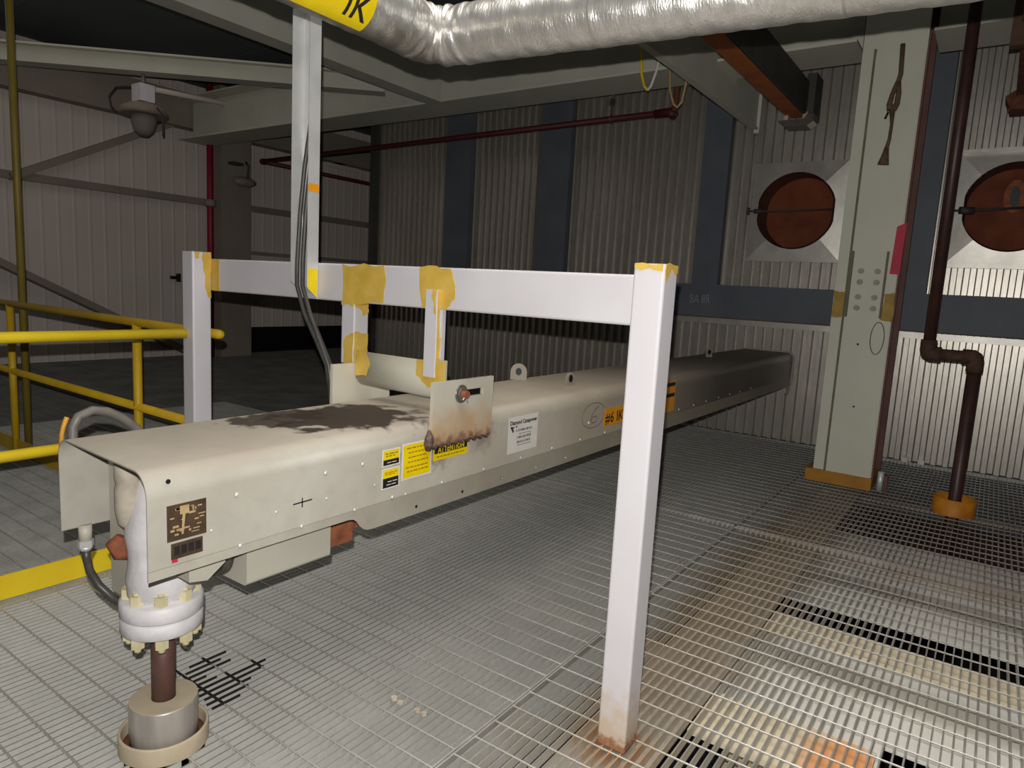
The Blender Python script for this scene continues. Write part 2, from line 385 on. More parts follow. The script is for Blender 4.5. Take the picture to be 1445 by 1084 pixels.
# scorched patch in front of the near sleeve
for (x, y0, y1) in [(-2.15, 1.20, 1.34), (-2.12, 1.17, 1.30), (-2.09, 1.16, 1.32), (-2.06, 1.15, 1.21), (-2.03, 1.15, 1.23), (-2.0, 1.14, 1.40), (-1.97, 1.13, 1.37), (-1.94, 1.13, 1.30), (-1.91, 1.12, 1.27), (-1.88, 1.12, 1.22)]:
    x = -1.5375 + round((x + 1.5375) / PITCH) * PITCH
    mb = MB(); mb.box(x - .0028, x + .0028, y0, y1, -.007, -.0004); obj('scorched_bar', mb, 'scorch', pn_m, 'black burnt stretch of grating bar')
for (y, x0, x1) in [(2.0737 - 9 * RODS, -2.17, -1.86), (2.0737 - 8 * RODS, -2.16, -2.10), (2.0737 - 8 * RODS, -2.02, -1.93), (2.0737 - 7 * RODS, -2.02, -1.96)]:
    mb = MB(); mb.bar((x0, y, -.0018), (x1, y, -.0018), .0066, .0050); obj('scorched_rod', mb, 'scorch', pn_m, 'black burnt stretch of cross rod')

# ---- steel and casing below the grating
under = struct('trim_1', 'steel beams and pale casing seen below the grating')
def ub(name, m, *b): mb = MB(); mb.box(*b); return obj(name, mb, m, under)
ub('support_beam', 'support_gray', -.93, -.68, .3, 7.05, -.05, -.0345)
ub('beam_web', 'tan_flange', -.80, -.79, .3, 7.05, -.3, -.05)
ub('cross_beam', 'tan_flange', -.66, 2.0, 2.97, 3.16, -.05, -.0345)
ub('cross_beam', 'tan_flange', -.66, -.14, 2.06, 2.34, -.05, -.0345)
ub('cross_beam', 'support_gray', -.66, 2.0, 4.06, 4.25, -.05, -.0345)
ub('cross_beam', 'support_gray', -.66, 2.0, 5.55, 5.62, -.05, -.0345)
ub('casing', 'deck_white', -.80, 2.0, 3.80, 5.2, -.23, -.22)
ub('casing', 'deck_white', -.80, -.14, 2.45, 3.42, -.23, -.22)
ub('casing', 'deck_white', -.138, 2.0, 2.70, 3.42, -.23, -.22)
ub('lower_slab', 'brown_floor', -3.0, 2.0, 5.2, 7.05, -.62, -.5)
ub('lower_slab', 'tan_flange', -.6, -.1, 1.2, 2.5, -.3, -.25)
ub('lower_floor', 'dark_floor', -10.6, 2.0, -.3, 12, -2.1, -2.0)
for yy in (2.4, 4.9, 6.8): ub('joist', 'left_steel', -10.55, -.93, yy, yy + .12, -.2, -.0345)

# ---- boiler wall: ribbed metal sheets at y = 7.09
WY = 7.09
wall = struct('wall_back', 'wall of ribbed metal cladding', (-2.9, WY, 0))
RP = .0985
def sheet(x0, x1, z0, z1):
    prof = []; n = round((x1 - x0) / RP); p = (x1 - x0) / n
    for i in range(n):
        a = x0 + i * p
        prof += [(a, WY), (a + p * .40, WY), (a + p * .5, WY + .042), (a + p * .90, WY + .042)]
    prof.append((x1, WY))
    mb = MB(); mb.strip(prof, lambda a, b, t: (a, b, t), z0, z1, -.001, False)
    return obj('cladding_sheet', mb, 'clad', wall)
xs = [-7.45, -6.564, -5.678, -4.792, -3.906, -3.02, -2.135]
for a, b in zip(xs[:-1], xs[1:]): sheet(a, b, 0, 4.2)
for z0, z1 in ((0, 1.80), (2.70, 4.2)): sheet(-2.135, -1.29, z0, z1); sheet(-.42, .42, z0, z1)
sheet(-1.29, -.42, 0, 4.2); sheet(.42, 1.31, 0, 4.2); sheet(1.31, 2.1, 0, 4.2)
def wb(name, m, *b): mb = MB(); mb.box(*b); return obj(name, mb, m, wall)
wb('edge_trim', 'dark_steel', -7.56, -7.45, 7.0, 7.3, 0, 4.2)
wb('return_panel', 'dark_steel', -7.56, -7.50, 7.3, 12.0, 0, 4.2)
wb('backing_panel', 'dark_steel', -7.5, 2.1, WY + .45, WY + .5, 0, 4.2)
# girt and studs
wb('girt', 'navy', -7.45, 2.1, 6.99, 7.085, 1.185, 1.512)
wb('girt_lip', 'red_primer', -7.45, 2.1, 6.97, 7.085, 1.176, 1.185)
wb('flashing', 'clad_trim', -7.45, 2.1, 7.06, 7.088, 1.115, 1.170)
for a, b in ((-6.12, -5.71), (-4.65, -4.24), (-2.66, -2.385), (-.735, -.535)): wb('stud', 'navy', a, b, 6.99, 7.085, 1.512, 4.2)
mb = text_mb('BA 8R', .13, lambda x, y: (-2.665 + x * .66, 6.9885, 1.315 + y)); obj('chalk_mark', mb, 'chalk', wall, 'chalk letters BA 8R')
# small clips at the wall foot
for x in (-.55, -.42): wb('foot_clip', 'clad_trim', x, x + .05, 7.02, 7.08, 0, .04)

# ---- pale wall on the left, at x = -10.6
LX = -10.6
lw = struct('wall_left', 'pale sheeted wall with grey girts and braces', (LX, 5.5, 0))
for i in range(13):
    y0 = -1 + i * 1.0; prof = []
    for k in range(5):
        a = y0 + k * .2; prof += [(a, LX), (a + .15, LX), (a + .165, LX + .006), (a + .185, LX + .006)]
    prof.append((y0 + 1.0, LX))
    mb = MB(); mb.strip(prof, lambda a, b, t: (b, a, t), 0, 4.2, .001, False); obj('wall_sheet', mb, 'left_wall', lw)
def lb(name, *b, m='left_steel'): mb = MB(); mb.box(*b); return obj(name, mb, m, lw)
lb('girt', LX + .013, LX + .1, -1, 12, 2.40, 2.50)
lb('girt', LX + .013, LX + .1, 6.85, 12, 1.68, 1.74)
lb('eave_beam', LX + .013, LX + .25, -1, 12, 3.50, 4.0)
mb = MB(); mb.bar((LX + .06, 3.6, 2.42), (LX + .06, 5.75, 3.55), .09, .2, (1, 0, 0)); obj('diagonal_brace', mb, 'left_steel', lw)
mb = MB(); mb.bar((LX + .06, 2.6, 1.75), (LX + .06, 5.9, -.02 + .1), .09, .34, (1, 0, 0)); obj('diagonal_brace', mb, 'left_steel', lw)
lb('wall_column', LX + .1, LX + .45, 6.3, 6.84, 0, 4.2)
lb('base_panel', LX + .013, LX + .06, 7.0, 11.9, .0, .44, m='black')
far = struct('wall_far', None, mb=MB().box(-10.7, -7.5, 12.0, 12.1, 0, 4.2), m='left_wall')

# ---- ceiling and its steel
ceil = struct('ceiling', 'dark underside of the deck above', (-4, 4, 4.2))
for i in range(12):
    y0 = -1 + i * 1.1; mb = MB(); mb.box(-10.7, 2.1, y0, y0 + 1.09, 4.2, 4.26); obj('deck_panel', mb, 'ceil', ceil)
def beam_I(name, p0, p1, wf, h, m, label, tf=.02):
    """I-beam from p0 to p1 (points on the underside centre line)"""
    t = struct(name, label, ((p0[0] + p1[0]) / 2, (p0[1] + p1[1]) / 2, p0[2]))
    P, Q = Vector(p0), Vector(p1); up = Vector((0, 0, 1))
    for nm, zc, w_, hh in (('bottom_flange', tf / 2, wf, tf), ('web', h / 2, .016, h - 2 * tf), ('top_flange', h - tf / 2, wf, tf)):
        mb = MB(); mb.bar(P + up * zc, Q + up * zc, w_, hh); obj(nm, mb, m, t)
    return t
beam_I('trim_2', (-10.3, 5.95, 3.28), (-1.085, 5.95, 3.28), .5, .6, 'ceiling_beam', 'grey roof beam running from the column to the left wall')
beam_I('trim_3', (-.60, 5.95, 3.28), (2.0, 5.95, 3.28), .5, .6, 'ceiling_beam', 'grey roof beam to the right of the column')
beam_I('trim_4', (-5.18, -1.0, 3.27), (-5.18, 5.69, 3.27), .2, .62, 'ceiling_beam', 'grey roof beam crossing above the railing')
t4 = bpy.data.objects['trim_4']
mb = MB(); mb.box(-5.17, -5.10, -1, 5.69, 3.29, 3.87); obj('side_plate', mb, 'ceiling_beam', t4)
beam_I('trim_5', (-9.2, 2.85, 3.45), (-5.95, 5.70, 3.45), .2, .2, 'ceiling_beam', 'slanting grey roof brace on the left')

# ================================================================= COLUMN
col = thing('steel_column', 'tall grey steel column with yellow foot against the ribbed wall', 'column', (-.83, 5.9, 0))
def cb(name, m, *b, label=None): mb = MB(); mb.box(*b); return obj(name, mb, m, col, label)
cb('front_flange', 'column', -1.033, -.625, 5.68, 5.708, .0, 4.2)
cb('web', 'red_primer', -.845, -.815, 5.708, 6.08, 0, 4.2)
cb('back_flange', 'red_primer', -1.033, -.612, 6.08, 6.11, 0, 4.2)
cb('edge_strip', 'red_primer', -.625, -.612, 5.69, 5.72, .09, 3.27, label='reddish primer edge strip')
cb('cover_plate', 'column', -.940, -.630, 5.668, 5.68, .09, 3.16)
cb('weld_seam', 'column_seam', -.958, -.940, 5.675, 5.6795, .09, 3.2, label='dark vertical weld seam')
cb('base_plate', 'ochre', -1.083, -.616, 5.655, 6.14, 0, .095, label='ochre yellow foot')
sp = cb('splice_plate', 'column', -.915, -.705, 5.658, 5.668, 1.31, 1.72)
for x in (-.93, -.70): cb('side_bar', 'column_seam', x - .007, x + .007, 5.645, 5.668, 1.29, 1.775)
first = None
for z in (1.36, 1.44, 1.55, 1.63):
    for x in (-.862, -.752):
        if first is None:
            mb = MB(); mb.cyl((x, 5.658, z), (x, 5.640, z), .022, 6, False); first = (obj('bolt', mb, 'column_bolt', sp), x, z)
        else: inst(first[0], 'bolt', None, sp, (x - first[1], 0, z - first[2]))
def blob_poly(pts, jit=.25, per=3, seed=1):
    rnd = random.Random(seed); out = []
    for i in range(len(pts)):
        a, b = pts[i], pts[(i + 1) % len(pts)]; l = math.hypot(b[0] - a[0], b[1] - a[1])
        for k in range(per):
            t = k / per; j = l / per * jit if k else 0
            out.append((a[0] + (b[0] - a[0]) * t + rnd.uniform(-j, j), a[1] + (b[1] - a[1]) * t + rnd.uniform(-j, j)))
    return out
for pts in ([(-1.036, 1.28), (-.965, 1.28), (-.955, 1.47), (-1.036, 1.48)], [(-.70, 1.28), (-.625, 1.27), (-.625, 1.48), (-.69, 1.47)]):
    mb = MB(); y = 5.677 if pts[0][0] < -.9 else 5.664
    mb.prism(blob_poly(pts, .2, 4, 3), XZ, y, y + .004); obj('primer_patch', mb, 'olive_primer', col, 'ochre primer patch beside the girt')
mb = MB(); mb.cyl((-.825, 5.667, 1.09), (-.825, 5.6675, 1.09), .009, 10); mb.cyl((-.80, 5.667, .62), (-.80, 5.6675, .62), .008, 10); obj('bolt_hole', mb, 'black', col, 'small dark bolt hole')
o = obj('red_flag_tape', MB().prism([(-.675, 1.615), (-.612, 1.612), (-.605, 1.98), (-.665, 1.95)], XZ, 5.655, 5.662), 'red_tape')
tag(o, 'strip of red tape on the right edge of the grey column', 'tape')
# wire loop and rope
mb = MB(); mb.tube([(-.70 + .045 * math.sin(a), 5.652, 1.145 + .118 * math.cos(a)) for a in [i * math.pi / 12 for i in range(25)]], .003, 6)
tag(obj('wire_loop', mb, 'dark_steel'), 'thin wire loop hanging on the grey column below the yellow patch', 'wire')
rp = thing('knotted_rope', 'frayed brown rope hanging on the grey column', 'rope', (-.78, 5.64, 2.38))
mb = MB(); mb.tube([(-.775, 5.645, 3.20), (-.765, 5.645, 3.0), (-.775, 5.645, 2.94)], .016, 8); obj('upper_strand', mb, 'rope', rp)
mb = MB(); mb.tube([(-.775, 5.645, 2.95), (-.80, 5.64, 2.87), (-.812, 5.64, 2.80), (-.80, 5.64, 2.76)], [.018, .017, .02, .026], 8); obj('loop_strand', mb, 'rope', rp)
mb = MB(); mb.tube([(-.775, 5.645, 2.95), (-.762, 5.64, 2.87), (-.765, 5.64, 2.80), (-.785, 5.64, 2.76)], [.018, .017, .02, .026], 8); obj('loop_strand', mb, 'rope', rp)
mb = MB(); mb.tube([(-.79, 5.645, 2.77), (-.782, 5.645, 2.66), (-.785, 5.645, 2.56), (-.795, 5.645, 2.50)], [.02, .011, .012, .015], 8); obj('lower_strand', mb, 'rope', rp)
mb = MB(); mb.tube([(-.795, 5.645, 2.50), (-.80, 5.645, 2.44), (-.805, 5.645, 2.385)], [.016, .027, .04], 8); obj('frayed_end', mb, 'rope', rp)
mb = MB(); mb.tube([(-.812, 5.635, 2.745), (-.828, 5.635, 2.70)], .008, 6); obj('dark_tip', mb, 'black', rp)
cd = thing('conduit_stub', 'short pale conduit stub at the right foot of the grey column', 'conduit', (-.565, 5.72, 0))
mb = MB(); mb.cyl((-.565, 5.72, 0), (-.565, 5.72, .15), .022, 12); obj('stub', mb, 'galv_tray', cd)
mb = MB(); mb.box(-.54, -.515, 5.70, 5.74, 0, .13); obj('red_side', mb, 'red_primer', cd)

# ================================================================= WALL OPENINGS
def opening(cx, cz, label, kind):
    t = thing('wall_opening', label, 'opening', (cx, WY - .05, cz - .47), 'square framed round openings in the ribbed wall')
    hw, hh, r, yo, yi = .43, .465, .36, WY - .045, WY - .005
    N_ = 48
    ang = lambda k: 2 * math.pi * k / N_
    def sq(a):
        c, s_ = math.cos(a), math.sin(a); f = min(hw / abs(c) if abs(c) > 1e-6 else 9, hh / abs(s_) if abs(s_) > 1e-6 else 9); return (cx + c * f, cz + s_ * f)
    flat = lambda a: (cx + max(-.345, min(.345, r * math.cos(a))), cz + r * math.sin(a))
    corner = [math.atan2(hh, hw), math.pi - math.atan2(hh, hw), math.pi + math.atan2(hh, hw), 2 * math.pi - math.atan2(hh, hw)]
    for q in range(4):
        a0 = corner[q]; a1 = corner[(q + 1) % 4] + (2 * math.pi if q == 3 else 0); n = 13
        A = [a0 + (a1 - a0) * k / 12 for k in range(n)]
        dep = lambda x, z: (hh - (z - cz), x - cx + hw, z - cz + hh, hw - (x - cx))[q]      # distance in from this panel's own edge
        out = [sq(a) for a in A]; inn = [flat(a) for a in A]
        vs = []
        for back in (0, .02):
            vs += [(x, WY - .012 + back, z) for x, z in out] + [(x, WY - .012 - .11 * dep(x, z) + back, z) for x, z in inn]
        fs = [(i, i + 1, n + i + 1, n + i) for i in range(12)] + [(2 * n + i, 3 * n + i, 3 * n + i + 1, 2 * n + i + 1) for i in range(12)]
        fs += [(i, 2 * n + i, 2 * n + i + 1, i + 1) for i in range(12)] + [(n + i, n + i + 1, 3 * n + i + 1, 3 * n + i) for i in range(12)] + [(0, n, 3 * n, 2 * n), (12, 2 * n + 12, 3 * n + 12, n + 12)]
        obj('mitred_panel', MB().add(vs, fs), 'clad_trim', t)
    rim = MB(); rim.loft([[(flat(ang(k))[0], y, flat(ang(k))[1]) for k in range(N_)] for y in (WY - .075, WY + .28)], True, False); 
    rim.loft([[(cx + (flat(ang(k))[0] - cx) * .975, y, cz + (flat(ang(k))[1] - cz) * .975) for k in range(N_)] for y in (WY - .075, WY + .28)], True, False)
    obj('rusty_sleeve', rim, 'rust', t)
    mb = MB(); mb.loft([[(cx + .358 * math.cos(ang(k)), y, cz + .358 * math.sin(ang(k))) for k in range(N_)] for y in (WY + .24, WY + .27)], False, True); d = obj('rusty_disc', mb, 'rust_disc', t)
    rod = MB()
    if kind == 1:
        rod.tube([(cx - .43, WY - .09, cz), (cx - .33, WY - .08, cz + .0), (cx - .1, WY + .02, cz + .01), (cx + .34, WY + .10, cz + .03)], .009, 8)
        rod.tube([(cx - .43, WY - .09, cz - .035), (cx - .43, WY - .09, cz + .035)], .012, 8); rod.tube([(cx - .38, WY - .085, cz), (cx - .30, WY - .07, cz)], .024, 8)
    else:
        rod.tube([(cx - .46, WY - .06, cz - .02), (cx - .3, WY - .03, cz - .02), (cx + .2, WY + .10, cz + .02)], .011, 8); rod.tube([(cx - .37, WY - .06, cz - .02), (cx - .27, WY - .02, cz - .02)], .034, 8)
    obj('locking_rod', rod, 'dark_steel', t)
    if kind == 2:
        mb = MB(); mb.prism([(cx + .08 * math.cos(a) - 0, cz + .12 + .14 * math.sin(a)) for a in [k * math.pi / 10 for k in range(20)]], XZ, WY + .215, WY + .24); k_ = obj('slot_plate', mb, 'rust_orange', d)
        mb = MB(); mb.prism([(cx + .035 * math.cos(a), cz + .12 + .09 * math.sin(a)) for a in [k * math.pi / 10 for k in range(20)]], XZ, WY + .205, WY + .216); obj('key_slot', mb, 'black', d)
        mb = MB(); mb.box(cx - .44, cx + .44, WY - .08, WY - .01, cz + .45, cz + .475); obj('drip_edge', mb, 'clad_trim', t)
        mb = MB(); mb.box(cx - .44, cx + .44, WY - .05, WY - .0, cz - .50, cz - .465); obj('sill', mb, 'clad_trim', t)
    else:
        mb = MB(); mb.box(cx - .44, cx + .44, WY - .03, WY - .0, cz - .48, cz - .462); obj('sill', mb, 'clad_trim', t)
opening(-1.712, 2.245, 'round rusty wall opening in a square metal frame left of the grey column', 1)
opening(-.005, 2.245, 'round rusty wall opening with a slot, behind the dark pipe at the right edge', 2)

# ================================================================= FRAME (posts and cross beam)
fr = thing('white_support_frame', 'white steel portal frame of two posts and a cross beam over the grey machine', 'frame', (-.795, 1.81, 0))
W_ = .0935
def post(x, y, h): mb = MB(); mb.prism(rrect(W_, W_, .009), lambda a, b, t: (x + a, y + b, t), 0, h); return mb
obj('post', post(-.8423, 1.7658, 1.4535), 'white_paint', fr, 'near white post')
p2 = obj('post', post(-3.172, 1.7658, 1.4535), 'white_paint', fr, 'far white post beside the yellow railing')
BY = 1.8593
mb = MB(); mb.prism(rrect(.12, .15, .008), lambda a, b, t: (t, BY + a, 1.275 + b), -3.172, -.835); obj('cross_beam', mb, 'white_beam', fr)
def patch(pts, fn, t, per=3, jit=.25, seed=1, parent=fr, name='primer_patch', m='yellow_primer', label='yellow primer patch'):
    mb = MB(); mb.prism(blob_poly(pts, jit, per, seed), fn, t - .0012, t); return obj(name, mb, m, parent, label)
patch([(-2.153, 1.424), (-1.918, 1.424), (-1.905, 1.37), (-1.916, 1.282), (-2.148, 1.276)], XZ, BY, 4, .2, 2)
patch([(-1.735, 1.422), (-1.585, 1.422), (-1.562, 1.36), (-1.563, 1.315), (-1.60, 1.277), (-1.715, 1.277)], XZ, BY, 4, .25, 5)
patch([(-.862, 1.39), (-.842, 1.42), (-.842, 1.277), (-.885, 1.277), (-.87, 1.33)], XZ, BY, 4, .15, 6)
patch([(-3.079, 1.424), (-3.01, 1.424), (-3.012, 1.277), (-3.079, 1.277)], XZ, BY, 4, .1, 7)
# primer on post tops
px, py, pz = -.8423, 1.7658, 1.4535
patch([(px + .004, pz), (px + W_ - .006, pz), (px + W_ - .006, pz - .02), (px + .07, pz - .018), (px + .045, pz - .013), (px + .02, pz - .02), (px + .004, pz - .012)], XZ, py, 3, .2, 8)
patch([(py + .006, pz), (py + W_ - .004, pz), (py + W_ - .004, pz - .02), (py + .07, pz - .028), (py + .045, pz - .012), (py + .02, pz - .04), (py + .006, pz - .05)], YZ, px + W_ + .0012, 3, .2, 9)
patch([(1.86 - .045, 1.4535), (1.8585, 1.4535), (1.8585, 1.24), (1.84, 1.245), (1.825, 1.30), (1.83, 1.34), (1.818, 1.37)], YZ, -3.172 + W_ + .0012, 3, .2, 10)
patch([(1.775, 1.4535), (1.80, 1.4535), (1.797, 1.425), (1.782, 1.42)], YZ, -3.172 + W_ + .0012, 3, .2, 11)
# hangers
HT = 1.345
hl = MB(); hl.prism(rrect(.076, .076, .006), lambda a, b, t: (-2.153 + a, BY + b, t), 1.03, 1.276); obj('hanger', hl, 'white_beam', fr, 'left hanger tube below the cross beam')
hr = MB(); hr.prism(rrect(.057, .019, .002), lambda a, b, t: (-1.684 + a, BY - .0192 + b, t), 1.03, HT); obj('hanger', hr, 'white_beam', fr, 'right hanger bar on the front of the cross beam')
hb = MB(); hb.box(-1.64, -1.618, BY + .001, BY + .02, 1.05, 1.276); obj('hanger_back_leg', hb, 'white_beam', fr)
patch([(-2.12, 1.14), (-2.079, 1.155), (-2.079, 1.03), (-2.133, 1.03), (-2.135, 1.12)], XZ, BY - .0006, 4, .2, 12)
patch([(BY + .002, 1.16), (BY + .074, 1.15), (BY + .074, 1.03), (BY + .002, 1.03)], YZ, -2.0758, 4, .2, 13)
patch([(BY + .002, 1.275), (BY + .074, 1.275), (BY + .074, 1.235), (BY + .05, 1.22), (BY + .03, 1.25), (BY + .002, 1.26)], YZ, -2.0758, 4, .25, 14)
patch([(-2.152, 1.276), (-2.079, 1.276), (-2.085, 1.255), (-2.11, 1.268), (-2.152, 1.262)], XZ, BY - .0006, 4, .25, 15)
patch([(-1.650, 1.344), (-1.629, 1.344), (-1.629, 1.255), (-1.64, 1.262), (-1.642, 1.30), (-1.655, 1.32)], XZ, BY - .0196, 3, .25, 16)
patch([(BY - .018, 1.343), (BY - .001, 1.343), (BY - .001, 1.05), (BY - .018, 1.05)], YZ, -1.6258, 3, .05, 17)
patch([(-1.638, 1.17), (-1.62, 1.175), (-1.62, 1.055), (-1.63, 1.055), (-1.64, 1.12)], XZ, BY + .0005, 4, .2, 20)
# saddle plate and pin
SY = BY - .0142
prof = [(SY, 1.088), (SY, 1.0)] + [(SY + .045 - .045 * math.cos(a), 1.0 - .052 * math.sin(a)) for a in [k * math.pi / 12 for k in range(1, 7)]] + [(SY + .075, .952)]
sd = MB(); sd.strip(prof, YZ, -2.045, -1.62, -.007, True); sd.box(-1.62, -1.578, SY, SY + .007, 1.0, 1.097); sad = obj('saddle_plate', sd, 'gray_paint', fr, 'grey rolled saddle plate on the pin')
patch([(-2.044, 1.088), (-1.99, 1.09), (-1.965, 1.04), (-1.985, .995), (-2.044, .99)], XZ, SY - .0006, 4, .2, 18)
patch([(-1.72, 1.088), (-1.58, 1.096), (-1.58, 1.01), (-1.66, .99), (-1.72, 1.03)], XZ, SY - .0006, 4, .2, 19)

# ================================================================= THE MACHINE (soot blower)
sb = thing('soot_blower', 'long grey sheet metal soot blower on the grating, hung from the white frame', 'machine', (-1.83, 3.8, .36))
Y0, Y1 = .767, 6.86
ZT = .897
R1, R2 = .06, .055
LXH = -2.05
prof = [(LXH, .628), (LXH, .631), (LXH, ZT - R2 - .004)] + [(LXH + R2 - R2 * math.cos(a), ZT - R2 + R2 * math.sin(a)) for a in [k * math.pi / 16 for k in range(9)]] + \
       [(HX - R1 + R1 * math.sin(a), ZT - R1 + R1 * math.cos(a)) for a in [k * math.pi / 16 for k in range(9)]] + [(HX, ZT - R1 - .004), (HX, .663), (HX, .66)]
hood = MB(); hood.strip(prof, lambda a, b, t: (a, t + (.018 * (HX - a) / .51 if t < 1 else 0), b), Y0, Y1, .004, True)
sk = [(Y0, .66), (Y0, .636), (1.375, .636), (1.395, .632), (1.408, .622), (1.42, .605), (1.435, .592), (1.452, .584), (1.48, .582), (Y1, .580), (Y1, .66)]
hood.prism(sk, YZ, HX - .004, HX)
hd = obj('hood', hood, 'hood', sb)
def sbb(name, m, *b, label=None): mb = MB(); mb.box(*b); return obj(name, mb, m, sb, label)
sbb('hood_light_block', 'dark_steel', -1.98, -1.62, 1.6, 6.80, .64, .86)  # unseen filler added inside the hood so no light leaks through
sbb('inner_rail', 'dark_steel', -2.04, -1.99, 1.1, 6.8, .62, .66)
sbb('inner_rail', 'dark_steel', -1.60, -1.545, 1.5, 6.8, .60, .64)
sbb('end_plate', 'gray_paint', -2.03, -1.905, .905, .912, .42, .84)
mb = MB(); mb.lathe(-1.868, .882, [(.016, .66), (.028, .675), (.034, .71), (.034, .77), (.030, .79), (.034, .80), (.034, .85), (.02, .86)], 16); obj('tan_casting', mb, 'casting', sb)
mb = MB(); mb.tube([(-1.915, .915, .555), (-1.92, .885, .575), (-1.925, .875, .60), (-1.92, .885, .62)], [.015, .027, .029, .014], 8); obj('rusty_knob', mb, 'rust_orange', sb)
# far end flange and lug
mb = MB(); mb.strip([(a, b) for a, b in prof[:-1]] + [(HX, .585)], XZ, Y1, Y1 + .02, -.012, True); obj('end_flange', mb, 'hood', sb)
sbb('end_wall', 'hood', -2.045, -1.545, Y1 - .006, Y1, .59, .89)
mb = MB(); mb.prism([(6.70, .58), (6.86, .58), (6.86, .53), (6.80, .50), (6.74, .52)], YZ, HX - .02, HX); obj('foot_lug', mb, 'gray_paint', sb)
# lifting lugs
def lug(x, y, ang, w=.085, h=.085):
    c, s_ = math.cos(ang), math.sin(ang); poly = [(-w / 2, 0), (w / 2, 0), (w / 2, h * .5)] + [(w / 2 * math.cos(a), h * .5 + w / 2 * math.sin(a)) for a in [k * math.pi / 8 for k in range(1, 8)]] + [(-w / 2, h * .5)]
    mb = MB(); mb.prism(poly, lambda a, b, t: (x + a * c - t * s_, y + a * s_ + t * c, ZT + b), -.005, .005); l = obj('lifting_lug', mb, 'hood', sb)
    mb = MB(); mb.prism([(.016 * math.cos(k * math.pi / 6), h * .5 + .02 * math.sin(k * math.pi / 6)) for k in range(12)], lambda a, b, t: (x + a * c - t * s_, y + a * s_ + t * c, ZT + b), -.0056, .0056); obj('lug_hole', mb, 'black', l)
lug(-1.985, 2.90, .5); lug(-1.70, 2.94, 1.45, .06, .075); lug(-1.87, 5.45, .8, .05, .08)
# bolts on the visible side
BZ = [(.995, .8, 1.5), (1.114, .725, 1), (.925, .723, .8), (1.005, .66, 1.3), (1.282, .802, 1.5), (1.425, .803, 1.5), (1.287, .724, 1), (1.397, .663, 1.2), (1.478, .725, .9), (1.558, .667, 1.4), (1.62, .664, 1), (1.804, .667, 1.4), (1.199, .662, 1.2), (2.048, .669, 1.3), (2.298, .67, 1.1), (2.542, .671, 1.4), (2.795, .672, 1.2), (3.044, .671, 1.3), (2.868, .743, 1.6), (2.42, .606, .8), (2.67, .606, .8), (2.17, .608, .8), (4.026, .676, 1.3), (4.282, .675, 1.3), (4.515, .676, 1.2), (4.768, .678, 1.2), (5.021, .676, 1.2), (5.261, .673, 1.2), (4.88, .609, .8), (5.485, .606, .8), (5.55, .675, 1.2)]
first = None
for y, z, s_ in BZ:
    if first is None:
        mb = MB(); mb.loft([[(HX + dx, y + r * math.cos(k * math.pi / 5), z + r * math.sin(k * math.pi / 5)) for k in range(10)] for dx, r in ((0, .0068), (.003, .0062), (.0055, .0035))], True, True)
        b0 = obj('bolt', mb, 'galv_tray', sb, origin=(HX, y, z)); first = (b0, y, z, s_)
    else:
        c = inst(first[0], 'bolt', None, sb, (0, y - first[1], z - first[2])); c.scale = (s_ / first[3],) * 3
first = None
for y, z in ((1.675, .608), (1.923, .607), (2.169, .609), (.818, .872)):
    if first is None:
        mb = MB(); mb.loft([[(HX + dx, y + .006 * math.cos(k * math.pi / 4), z + .006 * math.sin(k * math.pi / 4)) for k in range(8)] for dx in (-.001, .0006)], False, True); first = (obj('hole', mb, 'black', sb), y, z)
    else: inst(first[0], 'hole', None, sb, (0, y - first[1], z - first[2]))
# pen marks: crossed lines and a ringed 6
onH = lambda a, b: (HX + .0006, a, b)
mb = MB(); ribbon(mb, [(1.17, .733), (1.235, .734)], .004, onH); ribbon(mb, [(1.201, .746), (1.201, .718)], .004, onH); obj('cross_mark', mb, 'ink', sb, 'dark pen cross mark')
mb = MB(); ribbon(mb, [(2.915 + .115 * math.cos(a), .775 + .062 * math.sin(a)) for a in [.3 + i * 2 * math.pi / 26 for i in range(26)]], .0028, onH)
ribbon(mb, [(2.965, .815), (2.93, .805), (2.90, .78), (2.885, .755), (2.90, .738), (2.935, .738), (2.955, .755), (2.94, .77), (2.905, .765), (2.89, .752)], .004, onH); obj('ringed_six', mb, 'ink_soft', sb, 'hand drawn 6 in a ring')
# ---- labels on the side
def rect(mb, y0, y1, z0, z1, e): mb.add([(HX + e, y0, z0), (HX + e, y1, z0), (HX + e, y1, z1), (HX + e, y0, z1)], [(0, 1, 2, 3)]); return mb
def label(name, y0, y1, z0, z1, m, lab):
    mb = MB(); mb.box(HX, HX + .0008, y0, y1, z0, z1); return obj(name, mb, m, sb, lab)
def onlab(y, z, sx=1.0, e=.0016): return lambda a, b: (HX + e, y + a * sx, z + b)
def rows(parent, y0, y1, zs, m, h=.004, seed=1, name='print_lines'):
    rnd = random.Random(seed); mb = MB()
    for z in zs:
        y = y0 + rnd.uniform(0, .015)
        while y < y1 - .01:
            l = rnd.uniform(.008, .022); rect(mb, y, min(y + l, y1), z, z + h, .0015); y += l + .004
    return obj(name, mb, m, parent)
for z0, z1, bz in ((.776, .832, .022), (.701, .769, .036)):
    l = label('warning_label', 1.508, 1.588, z0, z1, 'label_white', 'small yellow and black warning label with white border')
    obj('yellow_field', rect(MB(), 1.513, 1.583, z0 + bz, z1 - .004, .0011), 'label_yellow', l); obj('black_field', rect(MB(), 1.513, 1.583, z0 + .004, z0 + bz, .0011), 'ink', l)
    rows(l, 1.52, 1.577, [z0 + bz + .010, z1 - .016], 'ink_soft' if z0 > .75 else 'ochre', .003, 4); rows(l, 1.52, 1.577, [z0 + .011] if z0 > .75 else [z0 + .012, z0 + .022], 'label_white', .0025, 5)
l = label('instruction_label', 1.597, 1.742, .714, .838, 'label_white', 'large yellow instruction label with white border')
